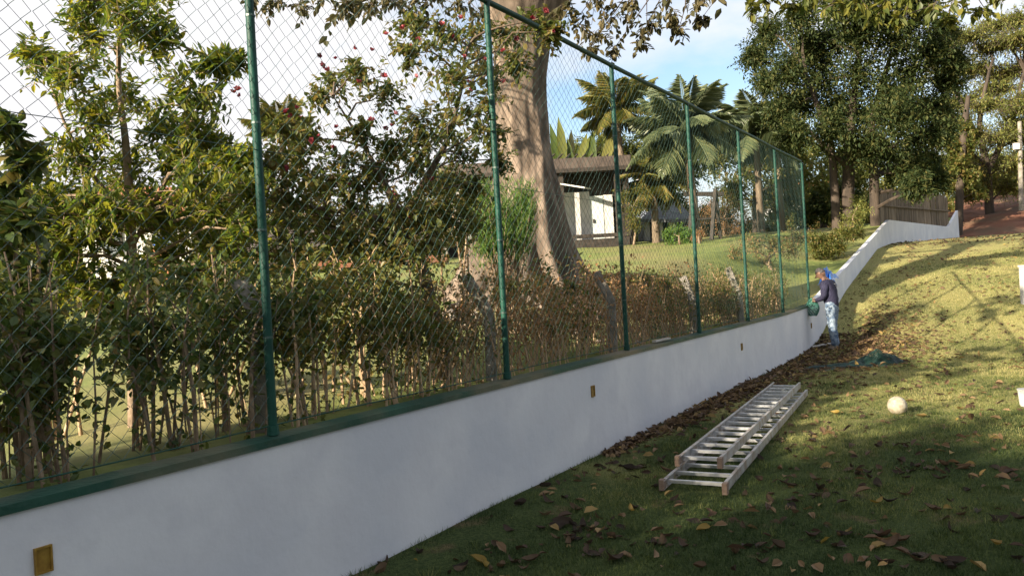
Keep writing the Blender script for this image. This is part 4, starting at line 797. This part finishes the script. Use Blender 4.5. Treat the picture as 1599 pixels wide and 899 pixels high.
# ------------------------------------------------------------------ ladders
def ladder(A, B, width, z0, z1, nr, label, skew=0.):
    A = np.array(A, float); B = np.array(B, float); t_ = (B-A); l = np.linalg.norm(t_); t_ /= l; n_ = np.array((t_[1], -t_[0]))
    root = thing('ladder', label, 'ladder', (A[0], A[1], z0), 'aluminium ladders lying on the grass')
    for sg in (-1, 1):
        b = MB(); w = width/2
        p = np.array((*(A+n_*sg*w), z0+.035)); e = np.array((*(B+n_*sg*w), z1+.035))
        b.beam(p, e, .008, .075); 
        for dz in (-.034, .034): b.beam(p+np.array((-n_[0]*sg*.013, -n_[1]*sg*.013, dz)), e+np.array((-n_[0]*sg*.013, -n_[1]*sg*.013, dz)), .018, .0065)
        r = b.build('rail', M['alu_worn'], root)
        b = MB(); d3 = (e-p)/np.linalg.norm(e-p); b.beam(p-d3*.012, p+d3*.05, .040, .086); b.build('end_cap', M['orange_cap'], root, r)
    for i in range(nr):
        u = (i+.5)/nr; c = np.array((*(A+(B-A)*u), z0+(z1-z0)*u+.035)); b = MB(); s3 = np.array((n_[0], n_[1], 0)); pp = [c-s3*(width/2-.004), c+s3*(width/2-.004)]
        b.beam(pp[0], pp[1], .034, .026); b.tube([pp[0]-np.array((0, 0, .0)), pp[1]], .0165, 8); b.build('rung', M['aluminium'], root, smooth=False)
A0 = px(1082, 768, 6.3)[:2]; B0 = px(1231, 614, 11.0)[:2]
zg = gf(*A0)
ladder(A0, B0, .50, zg+.025, gf(*B0)+.03, 18, 'wider aluminium ladder lying flat on the grass beneath the narrower one')
A1 = px(1091, 731, 6.75)[:2]; B1 = px(1229, 612, 11.1)[:2]
ladder(A1, B1, .36, zg+.115, gf(*B1)+.115, 17, 'narrower aluminium ladder lying on top of the wider one')

# ------------------------------------------------------------------ ball
D = 9.25; p = px(1402, 650, D); zb = gf(p[0], p[1])+bumpy(p[0], p[1])
bm = bmesh.new(); bmesh.ops.create_icosphere(bm, subdivisions=4, radius=.106); me = bpy.data.meshes.new('ball'); 
for f in bm.faces: f.smooth = True
bm.to_mesh(me); bm.free(); me.materials.append(M['ball'])
ball = thing('football', 'scuffed white football lying on the sunlit grass', 'ball', (p[0], p[1], zb+.098))
o = bpy.data.objects.new('ball_skin', me); COL.objects.link(o); o.parent = ball
bm = bmesh.new(); bmesh.ops.create_icosphere(bm, subdivisions=1, radius=.1128); b = MB()
ed = [(e.verts[0].co.copy(), e.verts[1].co.copy()) for e in bm.edges]; bm.free()
bm = bmesh.new(); bmesh.ops.create_icosphere(bm, subdivisions=1, radius=1)
for a, c in ed[:60]:
    pts = [np.array((a.lerp(c, u)).normalized())*.1058+np.array(ball.location) for u in np.linspace(0, 1, 5)]; b.tube(pts, (.0022), 4, caps=False)
bm.free(); b.build('seam', M['ballseam'], ball)

# ------------------------------------------------------------------ the worker
mp_ = px(1303, 546, 16.6); mx_, my_ = mp_[0], mp_[1]; mz = gf(mx_, my_)
man = thing('person', 'man in navy long sleeved shirt and washed jeans bending over green twine by the wall', 'person', (mx_, my_, mz))
MR = Matrix.Translation((mx_, my_, mz))@Matrix.Rotation(math.radians(50), 4, 'Z')
def skinned(verts, edges, rad, lvl=2, root=0):
    me = bpy.data.meshes.new('tmp'); me.from_pydata(verts, edges, []); o = bpy.data.objects.new('tmp', me); COL.objects.link(o)
    o.modifiers.new('s', 'SKIN'); 
    for i, r in enumerate(rad):
        d = me.skin_vertices[0].data[i]; d.radius = r if isinstance(r, tuple) else (r, r); d.use_root = i == root
    s = o.modifiers.new('u', 'SUBSURF'); s.levels = lvl; s.render_levels = lvl
    dg = bpy.context.evaluated_depsgraph_get(); dg.update(); ev = o.evaluated_get(dg); m2 = bpy.data.meshes.new_from_object(ev)
    V = np.array([v.co[:] for v in m2.vertices]); Fs = [list(p.vertices) for p in m2.polygons]
    bpy.data.objects.remove(o); return V, Fs
def addpoly(b, V, Fs):
    q = [f for f in Fs if len(f) == 4]; t3 = [f for f in Fs if len(f) == 3]; n0 = b.n
    b.V.append(V); 
    if q: b.Q.append(np.array(q)+n0); b.tq.append(np.full(len(q), .5))
    if t3: b.T.append(np.array(t3)+n0); b.tt.append(np.full(len(t3), .5))
    b.n += len(V)
def manpart(b, name, mat, parent=None):
    V = np.concatenate(b.V); Mx = np.array(MR); V = V@Mx[:3, :3].T+Mx[:3, 3]; b.V = [V]; return b.build(name, mat, man, parent, smooth=True)
HIP = [(.095, .0, .84), (-.095, -.0, .84)]; KN = [(.11, .05, .47), (-.115, -.02, .47)]; AN = [(.12, .0, .09), (-.13, -.08, .09)]
SHo = [(.185, .06, 1.37), (-.185, .06, 1.37)]; EL = [(.235, .10, 1.09), (-.235, .08, 1.09)]; WR = [(.10, .33, 1.03), (-.10, .31, 1.02)]
pel = (0, 0, .92); wai = (0, .015, 1.07); che = (0, .045, 1.25); upc = (0, .07, 1.38); nek = (0, .115, 1.47); hdb = (0, .16, 1.535)
b = MB()
V_ = [pel, wai, che, upc, nek, hdb]+HIP+KN+AN+[(.125, .10, .045), (-.135, .02, .045)]+SHo+EL+WR
E_ = [(0, 1), (1, 2), (2, 3), (3, 4), (4, 5), (0, 6), (0, 7), (6, 8), (7, 9), (8, 10), (9, 11), (10, 12), (11, 13), (3, 14), (3, 15), (14, 16), (15, 17), (16, 18), (17, 19)]
R_ = [.13, .125, .135, .11, .055, .065, .085, .085, .058, .058, .038, .038, .03, .03, .055, .055, .042, .042, .026, .026]
V, Fs = skinned(V_, E_, R_); addpoly(b, V, Fs)
# head: a shaped ovoid with brow, nose, chin and ears, bent down over the hands
th = np.linspace(0, math.pi, 19); ph = np.arange(28)*2*math.pi/28
HV = []
for a in th:
    for c in ph:
        x, y, z = math.sin(a)*math.cos(c), math.sin(a)*math.sin(c), math.cos(a); fr = max(0, y)
        k = .078*(1-.10*max(0, -z)*1.2); yy = y*.098*(1+.03*math.sin(z*4)); zz = z*.118
        yy += .026*fr**8*math.exp(-((z+.12)/.16)**2)*math.exp(-(x/.22)**2)*3.0
        yy += .010*fr**3*math.exp(-((z+.85)/.2)**2)-.008*fr**2*math.exp(-((z-.12)/.1)**2)*math.exp(-((abs(x)-.4)/.18)**2)
        if abs(x) > .93 and abs(z) < .3: x *= 1.14
        HV.append((x*k, yy, zz))
HV = np.array(HV); ca, sa = math.cos(-.55), math.sin(-.55); HV = HV@np.array(((1, 0, 0), (0, ca, sa), (0, -sa, ca)))
headc = np.array((0, .20, 1.585)); n28 = 28
HF = [(i*n28+j, (i+1)*n28+j, (i+1)*n28+(j+1) % n28, i*n28+(j+1) % n28) for i in range(18) for j in range(n28)]
b.add(HV+headc, HF)
for sg in (1, -1):
    w = np.array(WR[0 if sg > 0 else 1]); inw = np.array((-sg*.55, .75, -.12)); inw /= np.linalg.norm(inw); side = np.array((0, 0, 1.)); lat = np.cross(inw, side)
    V_ = [tuple(w-inw*.03), tuple(w+inw*.03), tuple(w+inw*.085)]; V, Fs = skinned(V_, [(0, 1), (1, 2)], [.026, (.036, .02), (.036, .018)], 1); addpoly(b, V, Fs)
    for k in range(4):
        o_ = w+inw*.075+side*(.027-.018*k); cu = lat*sg*-.5
        l = (.042, .048, .044, .034)[k]; pts = [o_, o_+inw*l*.6, o_+inw*l+cu*l*.3, o_+inw*l*1.15+cu*l*.8]; b.tube(pts, [.0095, .009, .008, .006], 6)
    o_ = w+inw*.04+side*.03; b.tube([o_, o_+inw*.025+side*.022, o_+inw*.055+side*.025], [.011, .010, .007], 6)
body = manpart(b, 'body', M['skin'])
# clothes
b = MB(); V_ = [(0, -.005, .80), (0, .01, 1.04), che, upc, (0, .10, 1.43)]+SHo+EL+[tuple(np.array(WR[0])*.93+np.array(EL[0])*.07), tuple(np.array(WR[1])*.93+np.array(EL[1])*.07)]
E_ = [(0, 1), (1, 2), (2, 3), (3, 4), (3, 5), (3, 6), (5, 7), (6, 8), (7, 9), (8, 10)]
V, Fs = skinned(V_, E_, [(.172, .152), (.172, .152), (.192, .165), (.158, .135), (.08, .08), .088, .088, .070, .070, .044, .044], 2)
ph_ = V[:, 2]*34+V[:, 0]*9; V[:, 0] += .006*np.sin(ph_)*np.cos(V[:, 1]*20); V[:, 1] += .006*np.sin(ph_*1.3+1)
addpoly(b, V, Fs); sh = manpart(b, 'shirt', M['shirt'])
b = MB()
for r, (z, w) in enumerate(((1.36, .15), (1.325, .19), (1.30, .12))):
    n = 9
    for k in range(n):
        if (k*7+r*3) % 5 == 0: continue
        x = -w/2+w*(k+.5)/n; y = {1.36: -.085, 1.325: -.122, 1.30: -.136}[z]-.012+abs(x)*.14; b.box((x, y, z), (w/n*.7, .006, .014 if r != 1 else .02))
manpart(b, 'back_print', M['print'], sh)
b = MB(); V_ = [(0, .01, 1.10), (0, 0, .90)]+HIP+KN+[(.12, .0, .06), (-.13, -.08, .06)]; E_ = [(0, 1), (1, 2), (1, 3), (2, 4), (3, 5), (4, 6), (5, 7)]
V, Fs = skinned(V_, E_, [(.135, .125), (.145, .13), .115, .115, .092, .092, .082, .082], 2)
V[:, 1] += .007*np.sin(V[:, 2]*42+V[:, 0]*20); V[:, 0] += .006*np.sin(V[:, 2]*31+V[:, 1]*25); addpoly(b, V, Fs); manpart(b, 'jeans', M['jeans'])
for i, sg in enumerate((1, -1)):
    a = AN[i]; b = MB(); V, Fs = skinned([(a[0], a[1]-.06, .05), (a[0], a[1]+.05, .05), (a[0]+sg*.015, a[1]+.17, .04)], [(0, 1), (1, 2)], [(.04, .05), (.046, .052), (.044, .034)], 2); V[:, 2] = np.maximum(V[:, 2], .0); addpoly(b, V, Fs); manpart(b, 'shoe', M['shoe'])
b = MB(); keep = []
for a in np.linspace(0, 1.65, 9):
    for c in ph:
        x, y, z = math.sin(a)*math.cos(c), math.sin(a)*math.sin(c), math.cos(a)
        if y > 0: z = max(z, .38+.0*y); 
        keep.append((x*.086, y*.106-.004, z*.127))
keep = np.array(keep)@np.array(((1, 0, 0), (0, ca, sa), (0, -sa, ca)))
b.add(keep+headc, [(i*n28+j, (i+1)*n28+j, (i+1)*n28+(j+1) % n28, i*n28+(j+1) % n28) for i in range(8) for j in range(n28)]); manpart(b, 'hair', M['hair'])
for sg in (1, -1):
    b = MB(); q_ = np.array(((sg*.03, .083, .015),))@np.array(((1, 0, 0), (0, ca, sa), (0, -sa, ca))); b.tube([q_[0]+headc-np.array((.008, 0, 0)), q_[0]+headc+np.array((.008, 0, 0))], .007, 6); manpart(b, 'eye', M['eye'])
# net bag hanging from his hands
hp_ = np.array(MR@Vector((0, .40, 1.03)))
bag = thing('net_bag', 'pale green net bundle hanging from the hands of the man', 'net bag', hp_); b = MB()
for k in range(26):
    a = k*2*math.pi/26
    for dirn in (1, -1):
        pts = []
        for u in np.linspace(0, 1, 10):
            r = .018+.115*math.sin(min(1, u*1.02)*math.pi*.88)**.8; an = a+dirn*u*2.2; pts.append(hp_+np.array((r*math.cos(an), r*math.sin(an), .04-u*.36+.01*math.sin(k*3)))) 
        b.tube(pts, .0045, 4, caps=False)
b.build('netting', M['bag'], bag)
# blue sheet on the wall behind his head
def crumple(name, c, sx, sy, amp, mat, label, cat, n=26, seed=1, lift=0, axes=None, stuff=None):
    r = np.random.default_rng(seed); u, v = np.meshgrid(np.linspace(-1, 1, n), np.linspace(-1, 1, n), indexing='ij')
    z = np.zeros_like(u)
    for k in range(9):
        a = r.uniform(0, 6.3); f = r.uniform(2, 7); z += np.abs(np.sin(f*(u*math.cos(a)+v*math.sin(a))+r.uniform(0, 6)))/f*1.6
    edge = np.clip(1-np.maximum(abs(u), abs(v)), 0, 1)
    X = u*sx*(1+.2*np.sin(v*4+seed)); Y = v*sy*(1+.2*np.sin(u*3+seed)); Z = (z-z.min())*amp*(.25+1.2*edge)+lift
    P = np.stack([X, Y, Z], -1)
    if axes is not None: P = P@np.asarray(axes, float)
    return P+np.asarray(c, float)
def surf(P, name, mat, root):
    n, mm = P.shape[:2]; i = np.arange(n-1)[:, None]*mm+np.arange(mm-1)[None]; b = MB(); b.add(P.reshape(-1, 3), np.stack([i, i+mm, i+mm+1, i+1], -1).reshape(-1, 4)); return b.build(name, mat, root, smooth=True)
tc_ = XY(15.0, -.0); tz = float(wall_top(15.0)); ax = np.array(((U[0], U[1], .15), (NN[0], NN[1], 0), (0, 0, 1)))
tp_ = thing('blue_sheet', 'crumpled blue plastic sheet lying on the wall top behind the man', 'plastic sheet', (tc_[0], tc_[1], tz))
surf(crumple('s', (tc_[0], tc_[1], tz+.01), .42, .14, .25, None, '', '', seed=5, axes=ax), 'sheet', M['tarp'], tp_)
P = crumple('s', (*XY(15.1, .095), tz-.06), .16, .13, .03, None, '', '', seed=8, axes=np.array(((U[0], U[1], .15), (0, 0, 1), (NN[0], NN[1], 0)))); surf(P, 'hanging_flap', M['tarp'], tp_)
# heap of dark netting
def net_heap(c, sx, sy, amp, rz, label, seed):
    root = thing('net_heap', label, 'netting', c); b = MB()
    for q in range(3):
        P = crumple('n', (0, 0, .0), sx*(1-.18*q), sy*(1-.15*q), amp*(1-.15*q), None, '', '', n=40, seed=seed+q, axes=np.array(((math.cos(rz), math.sin(rz), 0), (-math.sin(rz), math.cos(rz), 0), (0, 0, 1))))
        for i in range(40): b.tube(P[i]+np.asarray(c), .0042, 3, caps=False); b.tube(P[:, i]+np.asarray(c), .0042, 3, caps=False)
    b.build('netting', M['net'], root)['kind'] = 'stuff'
c = px(1372, 566, 14.2); c[2] = gf(c[0], c[1])+.0; net_heap(c, .40, .34, .105, .3, 'heaped dark green netting in the sun right of the man', 21)
c = px(1322, 577, 13.9); c[2] = gf(c[0], c[1])+.0; net_heap(c, .62, .30, .045, .25, 'flat trailing end of dark netting on the shaded leaf litter', 31)
# board lying by the wall
a = px(1268, 534, 16.9); a[2] = gf(a[0], a[1])+.04; e = px(1296, 533, 17.0); e[2] = gf(e[0], e[1])+.05
b = MB(); b.beam(a, e, .16, .028); bd = b.build('board', M['shrubplank']); tag(bd, 'short grey board lying at the wall foot behind the feet of the man', 'board')
# bits of dropped debris on coping
b = MB(); pa = XY(3.35, -.01); pb_ = XY(3.75, .03); b.beam((pa[0], pa[1], .925), (pb_[0], pb_[1], .93), .05, .02); bd = b.build('batten', M['shrubplank']); tag(bd, 'short pale batten lying on the coping by the third green post', 'batten')

# ------------------------------------------------------------------ grass blades (uncountable)
def grass(name, n, ymin, ymax, hgt, wid, dens_pow, mat, seed):
    r = np.random.default_rng(seed); out = []
    D_ = ymin+(ymax-ymin)*r.uniform(0, 1, n*3)**dens_pow; X_ = r.uniform(-.30, .70, n*3)*D_
    s, d = SDc(X_, D_); ok = (d > .08) & (d < 5.2) & (s > -8); X_ = X_[ok][:n]; D_ = D_[ok][:n]; s = s[ok][:n]
    z = g_front(s)+bumpy(X_, D_)
    P = np.stack([X_, D_, z-.004], -1); m_ = len(P); T = r.normal(size=(m_, 3))*.55; T[:, 2] = 1
    h = hgt*r.uniform(.5, 1.25, m_)*(1+.04*(D_-ymin)); w = wid*(1+.14*(D_-ymin))
    Bv = r.normal(size=(m_, 3)); Bv[:, 2] = 0; Bv /= np.linalg.norm(Bv, axis=1)[:, None]
    T /= np.linalg.norm(T, axis=1)[:, None]
    V = np.stack([P-Bv*w[:, None]/2, P+Bv*w[:, None]/2, P+T*h[:, None]], 1); i = np.arange(m_)[:, None]*3
    t_ = np.clip(.55*r.uniform(0, 1, m_)+.45*np.clip((D_-5)/7, 0, 1)+.25*np.sin(X_*1.9+D_)*np.sin(D_*1.3-X_), 0, 1)  # blade tint carries shade tone near, dry sunlit tone farther off
    b = MB(); b.add(V, i+np.array([[0, 1, 2]]), t_); o = b.build(name, mat); o['kind'] = 'stuff'; tag(o, 'short mown grass blades covering the lawn', None); return o
M['blade'] = leafmat('grass_blade', [(.025, .048, .014), (.055, .085, .026), (.17, .195, .055), (.42, .37, .16)], .25, .6)
grass('grass', 420000, 2.6, 24, .034, .0032, 2.0, M['blade'], 3)
r = np.random.default_rng(19); nc = 1300; cs_ = r.uniform(-6, 14, nc); cdd = r.uniform(.2, 5, nc); nb = 24
s = (cs_[:, None]+r.normal(size=(nc, nb))*.03).ravel(); d = (cdd[:, None]+r.normal(size=(nc, nb))*.03).ravel(); x, y = XY(s, d); z = g_front(s)+bumpy(x, y); h = np.repeat(r.uniform(.03, .075, nc), nb)*r.uniform(.5, 1.2, nc*nb); n = len(s)
P = np.stack([x, y, z-.003], -1); T = r.normal(size=(n, 3))*.5; T[:, 2] = 1; Bv = r.normal(size=(n, 3))*np.array((1, 1, 0)); Bv /= np.linalg.norm(Bv, axis=1)[:, None]
b = MB(); b.add(np.stack([P-Bv*.0028, P+Bv*.0028, P+T*h[:, None]], 1), np.arange(n)[:, None]*3+np.array([[0, 1, 2]]), np.clip(np.repeat(r.uniform(0, .7, nc), nb)+r.normal(size=n)*.1, 0, 1)); o = b.build('grass', M['blade']); o['kind'] = 'stuff'; tag(o, 'coarser grass tufts standing above the mown lawn', None)
# taller fringe at the wall foot
r = np.random.default_rng(9); n = 9000; s = -7+r.uniform(0, 1, n)*22; d = .085+np.abs(r.normal(size=n))*.05; x, y = XY(s, d); z = g_front(s); h = r.uniform(.015, .06, n)*(.6+.6*np.sin(s*3.7)**2)
P = np.stack([x, y, z], -1); T = r.normal(size=(n, 3))*.4; T[:, 2] = 1; Bv = r.normal(size=(n, 3))*np.array((1, 1, 0)); Bv /= np.linalg.norm(Bv, axis=1)[:, None]
b = MB(); b.add(np.stack([P-Bv*.003, P+Bv*.003, P+T*h[:, None]], 1), np.arange(n)[:, None]*3+np.array([[0, 1, 2]]), r.uniform(0, .6, n)); o = b.build('grass', M['blade']); o['kind'] = 'stuff'; tag(o, 'ragged grass fringe along the foot of the white wall', None)

# ------------------------------------------------------------------ fallen leaves
M['litter'] = leafmat('fallen_leaf', [(.025, .017, .012), (.042, .027, .018), (.07, .043, .026), (.12, .078, .042), (.035, .024, .016)], .12, .75, obj=True)
M['litterY'] = leafmat('fallen_yellow_leaf', [(.20, .135, .035), (.28, .20, .045), (.15, .105, .04)], .2, .6, obj=True)
M['litterS'] = leafmat('leaf_litter', [(.045, .028, .019), (.085, .052, .032), (.14, .088, .048), (.23, .15, .075), (.36, .26, .07)], .12, .75)
def curled(seed, lw):
    r = np.random.default_rng(seed); b = MB(); V = []; us = np.linspace(0, 1, 7); cu = r.uniform(-.2, 1.6); tw_ = r.uniform(-1., 1.); cp = r.uniform(.3, 1.8)
    for u in us:
        w = lw*math.sin(min(1, u*1.02)*math.pi*.93+.1)**.7*(.5 if u in (0, 1) else 1)*.5; w = 0.01 if u == 1 else w
        zc = cu*(u-.5)**2; 
        for v in (-1, -.5, 0, .5, 1): V.append((w*v, u-.5, zc+cp*w*abs(v)**1.5*.8+tw_*w*v*(u-.5)+.015*r.normal()))
    q = [(i*5+j, i*5+j+1, i*5+6+j, i*5+5+j) for i in range(6) for j in range(4)]; b.add(V, q); b.tube([(0, -.5, cu*.25), (.03, -.62, cu*.25+.03), (.05, -.75, cu*.25+.02)], .008, 3, caps=False)
    return b.mesh('fallen_leaf', smooth=True)
lm = []
for k in range(7):
    a = curled(50+k, .42+.03*k); a.materials.append(M['litter']); c = curled(80+k, .40+.03*k); c.materials.append(M['litterY']); lm.append((a, c))
# named single leaves that stand out
def leaf_at(x, y, D, L_, mesh, label, group=None, up=.02):
    p = px(x, y, D); p[2] = gf(p[0], p[1])+bumpy(p[0], p[1])+up
    o = bpy.data.objects.new('fallen_leaf', mesh); COL.objects.link(o); a = RNG.uniform(0, 6.28)
    o.matrix_world = Matrix.Translation(Vector(p))@Matrix.Rotation(a, 4, 'Z')@Matrix.Rotation(RNG.normal()*.25, 4, 'X')@Matrix.Rotation(RNG.normal()*.3, 4, 'Y')@Matrix.Scale(L_, 4)
    tag(o, label, 'leaf', group); return o
def gD(x, y):
    d = 3.
    for _ in range(60):
        p = px(x, y, d); h = gf(p[0], p[1]); r = (EYE-h)/max(EYE-p[2], 1e-3); d = d*(1+.6*(min(max(r, .5), 2)-1))
    return d
yl = [(1370,793,'yellow leaf with brown companion in the middle of the shaded foreground'),(1372,855,'yellow leaf at the lower edge left of the pale brown one'),(1556,860,'large yellow leaf near the lower right corner'),(1098,832,'small orange leaf below the ladders'),(1420,630,'bright yellow leaf just right of the football'),(1548,683,'long yellow leaf in the sun near the right edge'),(1530,682,'second yellow leaf of the pair near the right edge'),(985,797,'upright pale yellow leaf left of the ladders'),(1500,640,'yellow leaf in the sun right of the football'),(1440,655,'small yellow leaf below the football'),(1305,650,'yellow leaf beside a brown one left of the football')]
for x, y, lab in yl: leaf_at(x, y, gD(x, y), RNG.uniform(.085, .125), lm[RNG.integers(7)][1], lab)
bl = [(1385,790,'pinkish brown leaf touching the yellow leaf in the shaded foreground'),(1395,850,'pale brown leaf beside the lower yellow leaf'),(640,845,'brown leaf lying against the wall foot near the lower edge'),(880,820,'dark leaf in the clump left of the ladders'),(910,825,'curled leaf right in the dark clump left of the ladders'),(815,862,'reddish leaf below the dark leaf clump'),(958,882,'flat brown leaf at the lower edge of the picture'),(1470,880,'grey brown leaf at the lower edge below the yellow pair'),(1240,805,'brown leaf right of the ladder feet'),(600,880,'pale leaf nearest the lower end of the wall')]
for x, y, lab in bl: leaf_at(x, y, gD(x, y), RNG.uniform(.11, .16), lm[RNG.integers(7)][0], lab)
r = np.random.default_rng(77); pts = []
cl = [(x, y) for x, y in ((880,828),(900,832),(930,825),(700,815),(1450,868),(1480,735),(1500,800),(1230,780),(1260,690),(1330,835),(1190,850),(760,880),(940,730),(1010,735),(1420,735),(1345,740))]
for i in range(290):
    if i < 170:
        x, y = cl[i % len(cl)]; x += r.normal()*30; y += r.normal()*11
    else: x, y = r.uniform(560, 1599), 640+260*r.uniform(0, 1)**.9
    D = gD(x, min(y, 930)); p = px(x, y, D); s_, d_ = SDc(p[0], p[1]); yel = r.uniform() < .04
    if d_ < .14: continue
    leaf_at(x, y, D, .085*r.uniform(.4, 1.55), lm[r.integers(7)][1 if yel else 0], 'small yellow leaf fallen among the brown ones on the lawn' if yel else 'dry curled brown leaf fallen on the lawn', 'yellow leaves scattered over the lawn' if yel else 'dry brown leaves scattered over the lawn', .010)
# the rest as litter: thick along the wall foot, thinner over the slope
n = 4600; s = r.uniform(1.5, 13.5, n); d = .1+np.abs(r.normal(size=n))*.26*np.clip((s-0)/6, .35, 1.7); 
n2 = 3800; s2 = r.uniform(-3, 30, n2)**1.0; d2 = r.uniform(.15, 5.5, n2); keep = (np.sin(s2*1.1+d2*2.3)*np.sin(d2*1.7-s2*.6) > -.35); s2 = s2[keep]; d2 = d2[keep]
n3 = 2600; s3 = r.normal(12.0, 1.7, n3); d3 = .9+np.abs(r.normal(size=n3))*.6
s = np.concatenate([s, s2, s3]); d = np.concatenate([d, d2, d3]); x, y = XY(s, d); z = g_front(s)+bumpy(x, y)*np.clip(d*3, 0, 1)+r.uniform(.004, .04, len(s)); n = len(s)
T = r.normal(size=(n, 3)); T[:, 2] *= .25; Nn = r.normal(size=(n, 3))*.45; Nn[:, 2] += 1
b = MB(); Ln = r.uniform(.055, .125, n); b.leaves(np.stack([x, y, z], -1), T, Nn, Ln, Ln*r.uniform(.35, .6, n), r.uniform(0, .87, n)**1.0+(r.uniform(0, 1, n) > .95)*.13, fold=.5, droop=.15)
o = b.build('leaf_litter', M['litterS']); o['kind'] = 'stuff'; tag(o, 'brown leaf litter drifted along the wall foot and over the slope', None)
